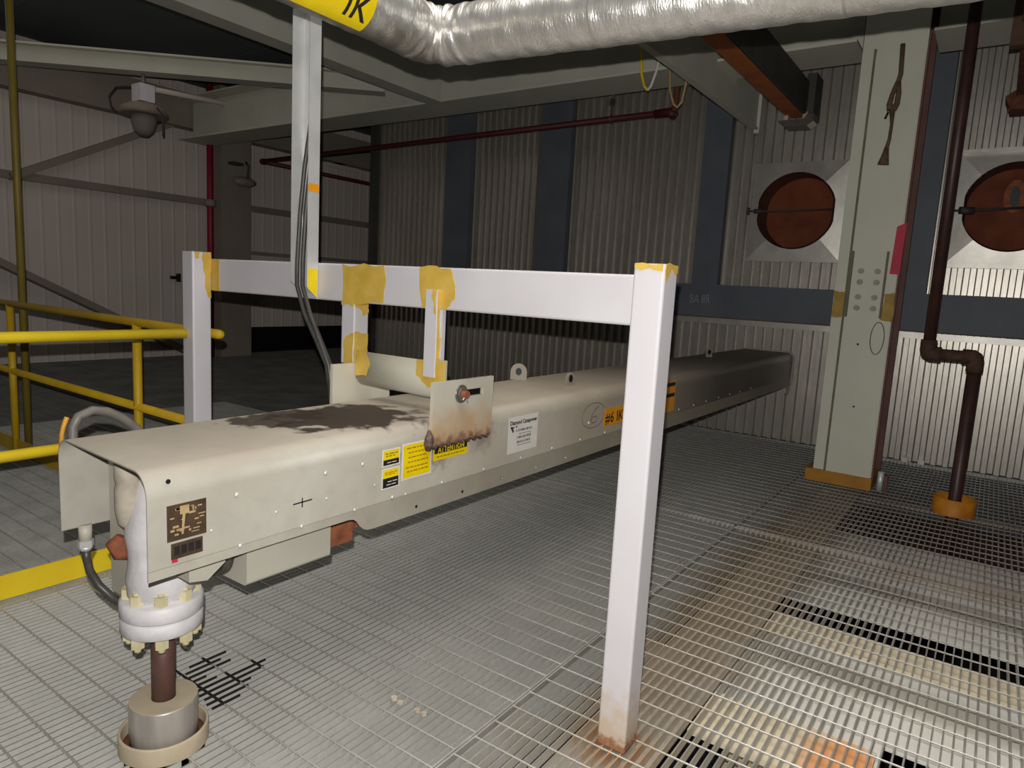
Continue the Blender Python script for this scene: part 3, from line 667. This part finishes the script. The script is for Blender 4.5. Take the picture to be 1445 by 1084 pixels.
obj('yellow_field', rect(MB(), 1.603, 1.736, .720, .832, .0011), 'label_yellow', l)
rows(l, 1.615, 1.725, [.738, .752, .770, .786, .802, .818], 'ochre', .004, 9)
l = label('attention_label', 1.752, 1.942, .753, .817, 'label_yellow', 'yellow label reading ATTENTION on a black bar')
obj('black_bar', rect(MB(), 1.757, 1.937, .777, .804, .0011), 'ink', l)
obj('lettering', text_mb('ATTENTION', .030, onlab(1.775, .7795), 'LEFT', .0006, 0, .145), 'label_yellow', l)
rows(l, 1.765, 1.93, [.763], 'ochre', .004, 3)
l = label('service_label', 2.199, 2.413, .700, .850, 'label_white', 'white customer service label with black print')
obj('maker_name', text_mb('Diamond Canapower', .024, onlab(2.208, .818), 'LEFT', .0008, 0, .196), 'ink', l)
mb = MB(); mb.add([onlab(0, 0)(a, b) for a, b in ((2.21, .812), (2.243, .808), (2.226, .800), (2.238, .797), (2.232, .783))], [(0, 1, 2), (0, 2, 3, 4)]); mb.add([onlab(0, 0)(a, b) for a, b in ((2.247, .812), (2.262, .811), (2.254, .802))], [(0, 1, 2)]); obj('maker_mark', mb, 'ink', l)
for s_, z, h in (('CUSTOMER SERVICE', .787, .0125), ('1-800-263-8328', .757, .0155), ('SERVICE & PARTS', .738, .0125)):
    obj('lettering', text_mb(s_, h, onlab(2.31, z, 1.05), 'CENTER', .0003), 'ink', l)
rows(l, 2.262, 2.365, [.775, .728], 'ink_soft', .0025, 6)
l = label('number_label', 3.027, 3.40, .700, .793, 'label_orange', 'orange label reading #6 IK')
obj('lettering', text_mb('#6 IK', .078, onlab(3.04, .716), 'LEFT', .0008, 0, .205), 'ink', l)
l = label('hazard_label', 3.72, 3.945, .682, .868, 'label_orange', 'orange and black label right of the white post')
mb = MB()
for z in (.835, .770): rect(mb, 3.74, 3.935, z, z + .022, .0011)
obj('black_bar', mb, 'ink', l)
# name plate with a counter strip below
l = label('name_plate', .813, .912, .722, .812, 'plate_brown', 'dark etched name plate')
mb = MB(); rnd = random.Random(5)
for k in range(26):
    y = rnd.uniform(.82, .895); z = rnd.uniform(.73, .80); rect(mb, y, y + rnd.uniform(.006, .02), z, z + rnd.uniform(.002, .006), .0012)
rect(mb, .845, .868, .785, .806, .0013); mb.add([onlab(0, 0, 1, .0014)(a, b) for a, b in ((.852, .80), (.860, .80), (.853, .735), (.848, .735))], [(0, 1, 2, 3)]); obj('etching', mb, 'plate_tan', l)
l = label('counter_strip', .822, .902, .676, .716, 'plate_brown', 'dark counter strip with four windows')
mb = MB()
for k in range(4): rect(mb, .829 + k * .018, .843 + k * .018, .686, .708, .0012)
obj('window', mb, 'ink', l)
mb = MB(); rect(mb, .823, .838, .668, .676, .0012); obj('red_tab', mb, 'red_tape', l)
# ---- bracket plates and their pin
def plate_with_slot(x0, x1, ys, zs):
    mb = MB()
    for i in range(3):
        for j in range(3):
            if i == 1 and j == 1: continue
            mb.box(x0, x1, ys[i], ys[i + 1], zs[j], zs[j + 1])
    return mb
def brk(x0, x1, lab, solid=False):
    mb = MB()
    if solid: mb.box(x0, x1, 1.735, 2.04, .84, 1.038)
    else: mb = plate_with_slot(x0, x1, [1.721, 1.862, 2.0, 2.058], [.812, .970, .996, 1.034])
    return obj('bracket_plate', mb, 'bracket', sb, lab)
br = brk(HX + .004, HX + .018, 'near bracket plate with a slot, scorched at its foot')
sbb('slot_shade_plate', 'black', HX - .03, HX - .022, 1.875, 2.03, .915, 1.015)  # black plate added behind the slot to stand in for deep shade
brk(-2.066, -2.0515, 'far bracket plate', True)
mb = MB(); mb.tube([(HX + .008, 1.722 + i * .0122, .812 + .003 * math.sin(i * 2.1)) for i in range(28)], [.008 + .003 * (i * 7 % 3) for i in range(28)], 7); obj('weld_bead', mb, 'weld_burnt', br)
mb = MB(); mb.tube([(HX + .008, 1.716, .80), (HX + .012, 1.712, .825), (HX + .014, 1.713, .85), (HX + .008, 1.717, .87)], [.010, .017, .014, .005], 8); obj('weld_bead', mb, 'weld_burnt', br)
pin = MB(); pin.cyl((-2.085, 1.865, .984), (HX + .05, 1.865, .984), .014, 14); pn = obj('hinge_pin', pin, 'rust_orange', sb, 'rusty hinge pin through both bracket plates')
mb = MB(); mb.lathe(0, 0, [(.033, 0), (.033, .004)], 20); mb.v = [(HX + .020 + z, 1.865 + x, .984 + y) for x, y, z in mb.v]; obj('washer', mb, 'steel', pn)
mb = MB(); mb.lathe(0, 0, [(.026, 0), (.026, .006)], 6, False); mb.v = [(HX + .026 + z, 1.865 + x, .984 + y) for x, y, z in mb.v]; obj('nut', mb, 'steel', pn)
mb = MB(); mb.tube([(HX + .042, 1.850, .966), (HX + .042, 1.866, .982), (HX + .042, 1.876, .955)], .003, 6); obj('cotter_pin', mb, 'galv_tray', pn)
# ---- gearbox and parts under the hood
gb = MB(); gb.prism(rrect(.40, .115, .012), lambda a, b, t: (-2.0 + a, t, .508 + b), 1.065, 1.356); gx = obj('gearbox', gb, 'gray_paint', sb)
mb = MB(); mb.cyl((-1.72, .965, .585), (-1.72, 1.065, .575), .052, 20); mb.cyl((-1.72, 1.035, .578), (-1.72, 1.064, .575), .062, 20); obj('motor', mb, 'steel_dark', gx)
mb = MB(); mb.prism([(.90, .66), (1.02, .66), (1.0, .60), (.95, .565), (.90, .575)], YZ, -1.70, -1.60); obj('bracket', mb, 'gray_paint', gx)
mb = MB(); mb.box(-1.76, -1.66, 1.40, 1.50, .505, .62); mb.box(-1.74, -1.68, 1.50, 1.56, .535, .62); obj('rusty_bracket', mb, 'rust_orange', sb)
# ---- valve body
VX, VY = -1.83, .949
mb = MB(); mb.lathe(VX, VY, [(.062, .45), (.088, .47), (.09, .52), (.082, .57), (.084, .60), (.090, .64), (.088, .67), (.072, .72), (.054, .78), (.042, .83), (.034, .875)], 32); vb = obj('valve_body', mb, 'cap_white', sb, 'white painted valve body in the open hood end')
mb = MB(); mb.lathe(VX, VY, [(.104, .410), (.108, .414), (.108, .452), (.103, .457), (.07, .457)], 36); mb.lathe(VX, VY, [(.06, .362), (.100, .362), (.107, .368), (.107, .402), (.103, .406), (.09, .407)], 36); obj('flange', mb, 'cap_white', sb, 'white flange pair below the valve')
first = None
for k in range(8):
    a = 2 * math.pi * (k + .35) / 8; x, y = VX + .084 * math.cos(a), VY + .084 * math.sin(a)
    if first is None:
        mb = MB(); mb.cyl((x, y, .458), (x, y, .486), .0185, 6, False); mb.cyl((x, y, .486), (x, y, .494), .01, 8); first = (obj('flange_nut', mb, 'cream_bolt', sb), x, y)
        mb = MB(); mb.cyl((x, y, .335), (x, y, .362), .0185, 6, False); mb.cyl((x, y, .323), (x, y, .335), .01, 8); low = obj('flange_bolt', mb, 'cream_bolt', sb)
    else:
        inst(first[0], 'flange_nut', None, sb, (x - first[1], y - first[2], 0)); inst(low, 'flange_bolt', None, sb, (x - first[1], y - first[2], 0))
# cables and hose at the near end
GX, GY = -2.046, .845
mb = MB(); mb.lathe(GX, GY, [(.0175, .634), (.0175, .585)], 14); obj('gland_neck', mb, 'gray_paint', sb)
mb = MB(); mb.cyl((GX, GY, .587), (GX, GY, .569), .021, 8, False); mb.lathe(GX, GY, [(.019, .569), (.014, .556)], 14); gl = obj('cable_gland', mb, 'galv_tray', sb)
mb = MB(); mb.tube([(GX, GY, .56), (GX, GY + .001, .53), (GX + .002, GY + .008, .49), (GX + .015, GY + .025, .445), (GX + .05, GY + .05, .405), (GX + .11, GY + .075, .385), (GX + .16, GY + .09, .39)], .0115, 10); obj('cable', mb, 'cable', sb)

# ---- riser pipe, collar and sleeve standing on the grating below the valve
st = thing('steam_supply_riser', 'brown supply pipe in a steel collar and tan sleeve on the near grating', 'pipe', (VX, VY, 0))
mb = MB(); mb.cyl((VX, VY, .10), (VX, VY, .361), .032, 20); obj('pipe', mb, 'brown_pipe', st)
mb = MB(); mb.lathe(VX, VY, [(.089, 0.0), (.091, .055), (.091, .136), (.089, .141), (.033, .141)], 40); obj('collar', mb, 'brushed_steel', st)
mb = MB(); mb.lathe(VX, VY, [(.0895, .1405), (.0895, .1425), (.033, .1425), (.033, .1405)], 40, False); obj('collar_top', mb, 'tan_primer', st)
mb = MB(); mb.lathe(VX, VY, [(.119, .001), (.119, .050), (.1175, .054), (.112, .054), (.1105, .050), (.1105, .001)], 44, True, False); obj('sleeve', mb, 'tan_primer', st)
mb = MB(); mb.lathe(VX, VY, [(.1105, .004), (.1105, .012), (.09, .012), (.09, .004)], 40, True, False); obj('sleeve_packing', mb, 'rust', st)

# hose and cable behind the open end of the hood
mb = MB(); mb.tube([(-2.058, .86, .70), (-2.10, .856, .78), (-2.12, .850, .86), (-2.12, .853, .905), (-2.12, .868, .932), (-2.12, .905, .946), (-2.12, .945, .938), (-2.12, .985, .915), (-2.12, 1.03, .875), (-2.11, 1.07, .81), (-2.058, 1.09, .74)], .0135, 10); obj('flexible_hose', mb, 'conduit', sb)
mb = MB(); mb.tube([(-2.056, .85, .72), (-2.09, .83, .78), (-2.10, .813, .86), (-2.10, .815, .89), (-2.10, .82, .912), (-2.10, .83, .938)], .0065, 8); obj('orange_cable', mb, 'orange_cable', sb, 'orange cable beside the hose')

# ================================================================= CABLE TRAY AND CABLES
tr = thing('cable_tray', 'upright galvanized cable channel in front of the white cross beam', 'cable tray', (-2.35, 1.83, 1.29))
mb = MB(); yb = BY - .003
HOL = [(1.505, .022), (1.61, .022), (1.72, .018)]
zs = [1.30] + sum([[z - r, z + r] for z, r in HOL], []) + [4.2]
mb.box(-2.397, -2.345, yb - .003, yb, 1.30, 4.2)
for i in range(0, len(zs), 2): mb.box(-2.345, -2.300, yb - .003, yb, zs[i], zs[i + 1])
for z, r in HOL:
    mb.box(-2.312, -2.300, yb - .003, yb, z - r, z + r)
obj('web', mb, 'galv_tray', tr)
mb = MB(); mb.prism([(yb - .058, 1.345), (yb, 1.30), (yb, 4.2), (yb - .058, 4.2)], YZ, -2.400, -2.397); obj('left_flange', mb, 'galv_tray', tr)
mb = MB(); mb.prism([(yb - .055, 1.325), (yb, 1.275), (yb, 4.2), (yb - .055, 4.2)], YZ, -2.300, -2.297); obj('right_flange', mb, 'galv_tray', tr)
mb = MB(); mb.add([(-2.2964, yb - .050, 1.318), (-2.2964, yb - .004, 1.284), (-2.2964, yb - .004, 1.40), (-2.2964, yb - .050, 1.40)], [(0, 1, 2, 3)]); obj('yellow_sticker', mb, 'label_yellow', tr, 'small yellow sticker')
mb = MB(); mb.add([(-2.2964, yb - .054, 1.705), (-2.2964, yb - .001, 1.705), (-2.2964, yb - .001, 1.735), (-2.2964, yb - .054, 1.735)], [(0, 1, 2, 3)]); obj('orange_glow_patch', mb, 'label_orange', tr)  # soft orange glow on the flange, painted as a flat patch
for i, (dx, dy) in enumerate(((-.02, 0), (0, .012), (.018, -.002))):
    mb = MB(); mb.tube([(-2.315, 1.838, 2.3), (-2.318 + dx * .3, 1.836, 2.0), (-2.335 + dx, 1.828 + dy, 1.80), (-2.352 + dx, 1.822 + dy, 1.62), (-2.358 + dx, 1.815 + dy, 1.42), (-2.345 + dx, 1.805 + dy, 1.33), (-2.29 + dx, 1.80 + dy, 1.22), (-2.21 + dx * .6, 1.80 + dy, 1.10), (-2.165 + dx * .4, 1.805 + dy, 1.02), (-2.15 + dx * .3, 1.81 + dy, .93), (-2.145 + dx * .2, 1.82, .80)], .0095, 8)
    tag(obj('power_cable', mb, 'cable'), ('leftmost', 'middle', 'rightmost')[i] + ' of three dark cables running down the upright channel', 'cable', 'cables in the upright channel')

# ================================================================= FOIL DUCT
XA, ZA, RA = -1.716, 2.207, .093
du = thing('foil_duct', 'shiny foil clad duct bending overhead at the top of the frame', 'duct', (XA, 1.9, ZA - RA))
path = [(XA + .01, -.4 + i * .1) for i in range(0, 22)]            # run along y, then bend, then along x
pts = [(x, y) for x, y in path if y < 1.76]
bend = [(XA + .105 - .105 * math.cos(a), 1.775 + .105 * math.sin(a)) for a in [k * math.pi / 28 for k in range(0, 15)]]
run = [(-1.58 + i * .09, 1.885 + i * .09 * .117) for i in range(0, 34)]
allp = pts + bend + run
# dense resample so that the wrinkles of the bend are real geometry
dense = []
for (a, b) in zip(allp[:-1], allp[1:]):
    l = math.hypot(b[0] - a[0], b[1] - a[1]); n = max(1, round(l / .008))
    for k in range(n): dense.append((a[0] + (b[0] - a[0]) * k / n, a[1] + (b[1] - a[1]) * k / n))
sm = dense
for _ in range(6): sm = [sm[0]] + [((sm[i - 1][0] + sm[i][0] * 2 + sm[i + 1][0]) / 4, (sm[i - 1][1] + sm[i][1] * 2 + sm[i + 1][1]) / 4) for i in range(1, len(sm) - 1)] + [sm[-1]]
rnd = random.Random(3); rings = []; NS = 48; prev = 0
ph = [rnd.uniform(0, 6.28) for _ in range(8)]
for i, (x, y) in enumerate(sm):
    a, b = sm[max(i - 1, 0)], sm[min(i + 1, len(sm) - 1)]; tx, ty = b[0] - a[0], b[1] - a[1]; l = math.hypot(tx, ty); tx, ty = tx / l, ty / l
    d = math.hypot(x - (XA + .04), y - 1.84); wz = math.exp(-(d / .11) ** 2); s = i * .008
    ring = []
    for k in range(NS):
        ph_ = 2 * math.pi * k / NS; cx, cz = math.cos(ph_), math.sin(ph_)       # outward side normal: (ty,-tx)
        r = RA + .0012 * math.sin(s * 37 + 3 * cx + ph[0]) * math.sin(5 * ph_ + s * 9) + .0008 * math.sin(s * 90 + ph[1] + 2 * ph_)
        fold = math.sin(s * 190 + 2.2 * math.sin(ph_ + 1) + ph[2]) * .5 + math.sin(s * 117 + 3 * math.sin(ph_) + ph[3]) * .5
        r += wz * .0085 * fold * (0.35 + .65 * (1 + cx) / 2)
        ring.append((x + ty * cx * r, y - tx * cx * r, ZA + cz * r))
    rings.append(ring)
mb = MB(); mb.loft(rings, True, True); obj('duct_skin', mb, 'foil', du)
for xs_ in (-1.10, -.42):                                   # joint bands
    i = min(range(len(sm)), key=lambda j: abs(sm[j][0] - xs_) + (sm[j][1] < 1.8) * 9); (x, y) = sm[i]
    mb = MB(); mb.loft([[(x + dx, y + (RA + .0015) * math.cos(2 * math.pi * k / NS), ZA + (RA + .0015) * math.sin(2 * math.pi * k / NS)) for k in range(NS)] for dx in (-.004, .004)], True, False); obj('joint_band', mb, 'clad_trim', du)
# label wrapped on the duct
def onD(y, phi, e=.0045): return (XA + .01 + (RA + e) * math.cos(phi), y, ZA + (RA + e) * math.sin(phi))
p0, p1 = math.radians(-78), math.radians(5)
mb = MB(); n = 12
for i in range(n): mb.add([onD(yy, p0 + (p1 - p0) * t / n) for yy, t in ((1.10, i), (1.505, i), (1.505, i + 1), (1.10, i + 1))], [(0, 1, 2, 3)])
dl = obj('number_label', mb, 'label_yellow', du, 'yellow label with black letters IK')
obj('lettering', text_mb('IK', .105, lambda a, b: onD(1.40 + a, p0 + .36 + b / RA, .0058), 'LEFT', .001, 2, .085), 'ink', dl)

# ================================================================= RAILING
ra = thing('yellow_railing', 'yellow pipe guard railing with toe board beside the left white post', 'railing', (-3.144, 1.5, 0))
RX, RY = -3.144, 1.888
mb = MB(); mb.cyl((RX, .0, 1.066), (RX, 1.764, 1.066), .0235, 16); obj('top_rail', mb, 'yellow', ra)
mb = MB(); mb.cyl((RX, .0, .592), (RX, 1.764, .592), .0235, 16); obj('mid_rail', mb, 'yellow', ra)
mb = MB(); mb.box(RX - .005, RX + .003, .0, 1.764, .002, .104); obj('toe_board', mb, 'yellow', ra)
mb = MB(); mb.tube([(-9.4, RY, 1.066), (-3.06, RY, 1.066), (-3.045, RY, 1.066), (-3.036, RY, 1.066)], [.0235, .0235, .019, .008], 16); obj('top_rail', mb, 'yellow_far', ra)
mb = MB(); mb.cyl((-9.4, RY, .592), (-3.15, RY, .592), .0235, 16); obj('mid_rail', mb, 'yellow_far', ra)
mb = MB(); mb.box(-9.4, -3.15, RY - .004, RY + .004, .002, .104); obj('toe_board', mb, 'yellow_far', ra)
for x in (-3.86, -5.62, -7.4): mb = MB(); mb.cyl((x, RY, .0), (x, RY, 1.066), .0235, 14); obj('post', mb, 'yellow_far', ra)
mb = MB(); mb.cyl((RX, .06, 0), (RX, .06, 1.066), .0235, 14); obj('post', mb, 'yellow', ra)
mb = MB(); mb.cyl((-5.66, 1.98, 0), (-5.66, 1.98, 4.2), .024, 12); tag(obj('olive_pole', mb, 'yellow_olive'), 'thin olive yellow pole rising to the ceiling at the left edge', 'pole')

# ================================================================= RIGHT PIPE
rpv = thing('drain_pipe', 'dark brown pipe with a jog and yellow floor sleeve by the ribbed wall', 'pipe', (-.08, 5.5, 0))
PY = 5.48
mb = MB(); mb.cyl((-.36, PY, 1.12), (-.36, PY, 4.2), .037, 18); obj('upper_pipe', mb, 'dark_pipe', rpv)
mb = MB(); mb.tube([(-.36, PY, 1.17), (-.36, PY, 1.10), (-.355, PY, 1.085), (-.34, PY, 1.078), (-.28, PY, 1.078)], [.05, .05, .05, .05, .05], 16); obj('elbow', mb, 'dark_pipe_rust', rpv)
mb = MB(); mb.cyl((-.30, PY, 1.078), (-.12, PY, 1.078), .038, 16); obj('cross_pipe', mb, 'dark_pipe_rust', rpv)
mb = MB(); mb.tube([(-.16, PY, 1.078), (-.10, PY, 1.078), (-.087, PY, 1.07), (-.082, PY, 1.055), (-.082, PY, .98)], .05, 16); obj('elbow', mb, 'dark_pipe_rust', rpv)
mb = MB(); mb.cyl((-.082, PY, -.9), (-.082, PY, 1.03), .040, 18); obj('lower_pipe', mb, 'dark_pipe', rpv)
mb = MB(); mb.lathe(-.082, 5.5, [(.128, .0), (.128, .112), (.12, .112), (.12, .0)], 32, True, False); obj('floor_sleeve', mb, 'ochre_sleeve', rpv, 'ochre yellow floor sleeve')

# ================================================================= RED PIPES, MONORAILS, LIGHTS
rd = thing('red_sprinkler_pipe', 'dark red pipe hung under the roof beam in front of the ribbed wall', 'pipe', (-6, 6.5, 3.05))
PYR = 6.5
mb = MB(); mb.cyl((-9.38, PYR, 3.055), (-2.86, PYR, 3.14), .03, 12); obj('pipe', mb, 'red_pipe', rd)
mb = MB(); mb.tube([(-9.33, PYR, 3.055), (-9.38, PYR, 3.055), (-9.38, PYR + .05, 3.055)], .04, 10); obj('elbow', mb, 'red_pipe', rd)
mb = MB(); mb.cyl((-9.38, PYR + .03, 3.055), (-9.38, 11.9, 3.055), .03, 12); obj('return_pipe', mb, 'red_pipe', rd)
mb = MB(); mb.tube([(-3.0, PYR, 3.137), (-2.84, PYR, 3.14), (-2.79, PYR, 3.10)], [.038, .045, .045], 12); obj('elbow', mb, 'red_pipe', rd)
mb = MB(); mb.cyl((-2.80, PYR, 3.10), (-2.76, PYR, 3.9), .032, 12); obj('riser', mb, 'rust', rd)
mb = MB(); mb.cyl((-3.48, PYR, 3.17), (-3.48, PYR, 3.9), .008, 8); mb.tube([(-3.48, PYR + .036 * math.cos(a), 3.132 + .04 * math.sin(a)) for a in [k * math.pi / 8 for k in range(17)]], .006, 6); mb.box(-3.50, -3.46, PYR - .02, PYR + .02, 3.27, 3.33); obj('pipe_hanger', mb, 'steel_dark', rd)
rr = thing('red_riser_pipe', 'bright red upright pipe in front of the pale left wall', 'pipe', (-10.2, 6.16, 0))
mb = MB(); mb.cyl((-10.2, 6.15, 0), (-10.2, 6.15, 4.2), .05, 12); obj('pipe', mb, 'red_riser', rr)
mb = MB(); mb.cyl((-10.2, 6.15, 2.36), (-10.2, 6.15, 2.46), .085, 12); obj('coupling', mb, 'left_steel', rr)

def monorail(x, y0, y1, z, h, w_, label, mb_, mw, extra=None):
    t = thing('monorail_beam', label, 'beam', (x, (y0 + y1) / 2, z), 'hoist beams under the roof near the column')
    a = MB(); a.box(x - w_ / 2, x + w_ / 2, y0, y1, z, z + .018); obj('bottom_flange', a, mb_, t)
    a = MB(); a.box(x - .012, x + .012, y0, y1, z + .018, z + h - .018); obj('web', a, mw, t)
    a = MB(); a.box(x - w_ / 2, x + w_ / 2, y0, y1, z + h - .018, z + h); obj('top_flange', a, mw, t)
    return t
t = monorail(-2.13, 2.6, 7.0, 3.0, .36, .06, 'plain grey hoist beam ending at the wall, left of the orange one', 'ceiling_beam', 'ceiling_beam')
a = MB(); a.box(-2.14, -2.09, 6.9, 7.02, 2.97, 3.38); obj('end_plate', a, 'ceiling_beam', t)
t = monorail(-1.67, 2.6, 6.58, 3.0, .27, .15, 'hoist beam with an orange underside above the left wall opening', 'orange_flange', 'dark_steel')
a = MB(); a.box(-1.60, -1.575, 4.2, 6.55, 3.0, 3.27); obj('side_channel', a, 'dark_steel', t)
a = MB(); a.box(-1.60, -1.52, 6.5, 6.75, 2.98, 3.34); obj('end_stop', a, 'dark_steel', t)
a = MB(); a.prism([(-1.80, 2.955), (-1.74, 2.90), (-1.55, 2.895), (-1.50, 2.93), (-1.50, 2.99), (-1.56, 2.99), (-1.58, 2.955), (-1.75, 2.955)], XZ, 6.45, 6.62); obj('trolley', a, 'steel_dark', t)
for x in (-1.74, -1.58):
    a = MB(); a.cyl((x - .02, 6.52, 2.985), (x + .02, 6.52, 2.985), .045, 12); obj('trolley_wheel', a, 'tan_primer', t)
t = monorail(-.02, 2.6, 7.0, 3.02, .30, .15, 'dark hoist beam at the right edge of the view, above the right opening', 'rust', 'dark_steel')
a = MB(); a.prism([(-.16, 3.02), (-.12, 2.92), (.12, 2.92), (.14, 3.02), (.08, 3.06), (-.10, 3.06)], XZ, 6.6, 6.85); obj('trolley', a, 'rust', t)
a = MB(); a.cyl((-.13, 6.7, 2.97), (-.10, 6.7, 2.97), .04, 12); obj('trolley_wheel', a, 'tan_primer', t)
a = MB(); a.box(-.14, -.04, 5.0, 5.08, 2.9, 4.2); tag(obj('hanger_strut', a, 'dark_pipe_rust'), 'short dark steel hanger strut at the top right edge', 'strut')

# dangling loops of cable, fixed to the face of the roof beam
def lp_pts(P): return [(x * 1.4225, 5.688, 1.367 + (z - 1.367) * 1.4225) for x, z in P]
lp = thing('cable_loop', 'yellow and white cable loop dangling below the duct, left one', 'cable', (-2.7, 5.688, 3.1), 'two cable loops below the duct')
a = MB(); a.tube(lp_pts([(-1.964, 2.95), (-1.964, 2.79), (-1.955, 2.70), (-1.93, 2.625), (-1.905, 2.60)]), .012, 8); obj('yellow_half', a, 'yellow', lp)
a = MB(); a.tube(lp_pts([(-1.905, 2.60), (-1.885, 2.625), (-1.86, 2.70), (-1.845, 2.77), (-1.835, 2.95)]), .012, 8); obj('white_half', a, 'label_white', lp)
lp = thing('cable_loop', 'pale tan cable loop dangling below the duct, right one', 'cable', (-2.42, 5.688, 2.95), 'two cable loops below the duct')
a = MB(); a.tube(lp_pts([(-1.80, 2.95), (-1.775, 2.75), (-1.76, 2.58), (-1.73, 2.50), (-1.705, 2.48), (-1.68, 2.51), (-1.665, 2.60), (-1.66, 2.72), (-1.665, 2.95)]), .012, 8); obj('cable', a, 'plate_tan', lp)

# high bay lamp under the brace
LXP, LYP = -7.90, 3.99
hb_ = thing('high_bay_lamp', 'unlit high bay lamp with white box on the roof steel at left', 'lamp', (LXP, LYP, 2.78))
mb = MB(); mb.box(LXP - .09, LXP + .09, LYP - .08, LYP + .08, 3.15, 3.33); obj('ballast_box', mb, 'lamp_white', hb_)
mb = MB(); mb.cyl((LXP, LYP, 3.33), (LXP, LYP, 3.455), .02, 8); obj('stem', mb, 'left_steel', hb_)
mb = MB(); mb.lathe(LXP, LYP, [(.07, 3.15), (.14, 3.13), (.23, 3.08), (.25, 3.03), (.23, 3.01)], 20); obj('housing', mb, 'lamp_body', hb_)
mb = MB(); mb.lathe(LXP, LYP, [(.13, 3.01), (.13, 2.95), (.10, 2.85), (.05, 2.80)], 16); obj('lens', mb, 'left_steel', hb_)
mb = MB(); mb.tube([(LXP + .26, LYP + .01, 3.07), (LXP + .35, LYP + .02, 3.0), (LXP + .35, LYP + .03, 2.88), (LXP + .35, LYP + .03, 2.77)], .012, 6); obj('pull_cord', mb, 'dark_steel', hb_)
mb = MB(); mb.tube([(LXP - .05, LYP, 3.28), (LXP - .25, LYP - .02, 3.34), (LXP - .51, LYP - .04, 3.36), (LXP - .64, LYP - .06, 3.27), (LXP - .60, LYP - .06, 3.16), (LXP - .51, LYP - .05, 3.09)], .013, 6); obj('feed_cord', mb, 'dark_steel', hb_)
mb = MB(); mb.cyl((-9.5, 4.95, 3.71), (-9.5, 6.27, 3.80), .035, 12); tag(obj('pale_conduit', mb, 'left_wall'), 'pale conduit length between the lamp and the left wall column', 'conduit')
el = thing('bracket_light', 'small oval light on a bracket at the left wall column', 'lamp', (-10.05, 6.68, 2.75))
mb = MB(); mb.tube([(-10.05, 6.45, 2.80), (-10.05, 6.55, 2.80), (-10.05, 6.75, 2.80), (-10.05, 6.84, 2.80)], [.03, .075, .075, .03], 12); obj('body', mb, 'lamp_body', el)
mb = MB(); mb.tube([(-10.05, 6.70, 2.86), (-10.05, 6.72, 3.05), (-10.1, 6.70, 3.12)], .018, 6); mb.box(-10.15, -10.0, 6.42, 6.6, 3.04, 3.08); obj('bracket', mb, 'dark_steel', el)
sp_ = thing('wall_speaker', 'small dark box on a pale plate high on the left wall', 'speaker', (-10.5, 9.0, 3.4))
mb = MB(); mb.box(-10.58, -10.55, 8.7, 9.5, 3.42, 3.78); obj('backing_plate', mb, 'left_wall', sp_)
mb = MB(); mb.box(-10.55, -10.40, 8.80, 9.05, 3.50, 3.68); obj('box', mb, 'dark_steel', sp_)
mb = MB(); mb.box(-10.585, -10.52, 5.70, 5.82, 1.21, 1.26); mb.box(-10.585, -10.50, 5.80, 5.83, 1.17, 1.30); tag(obj('wall_latch', mb, 'black'), 'small dark latch on the pale left wall behind the left post', 'latch')
# pale chips of debris lying on the grating in front of the machine
for i, (x, y, lab) in enumerate(((-1.467, 1.522, 'leftmost of four pale debris chips on the near grating'), (-1.434, 1.519, 'second from left of four pale debris chips on the near grating'), (-1.365, 1.523, 'third from left of four pale debris chips on the near grating'), (-1.336, 1.524, 'rightmost of four pale debris chips on the near grating'))):
    rnd = random.Random(20 + i); mb = MB(); n = 6
    ring = [(x + rnd.uniform(.010, .016) * math.cos(k * math.pi / 3 + i), y + rnd.uniform(.010, .016) * math.sin(k * math.pi / 3 + i)) for k in range(n)]
    mb.loft([[(a, b, .0006) for a, b in ring], [(x + (a - x) * .8, y + (b - y) * .8, .006 + rnd.uniform(0, .003)) for a, b in ring]], False, True)
    tag(obj('debris_chip', mb, 'casting'), lab, 'debris', 'pale debris chips on the grating')
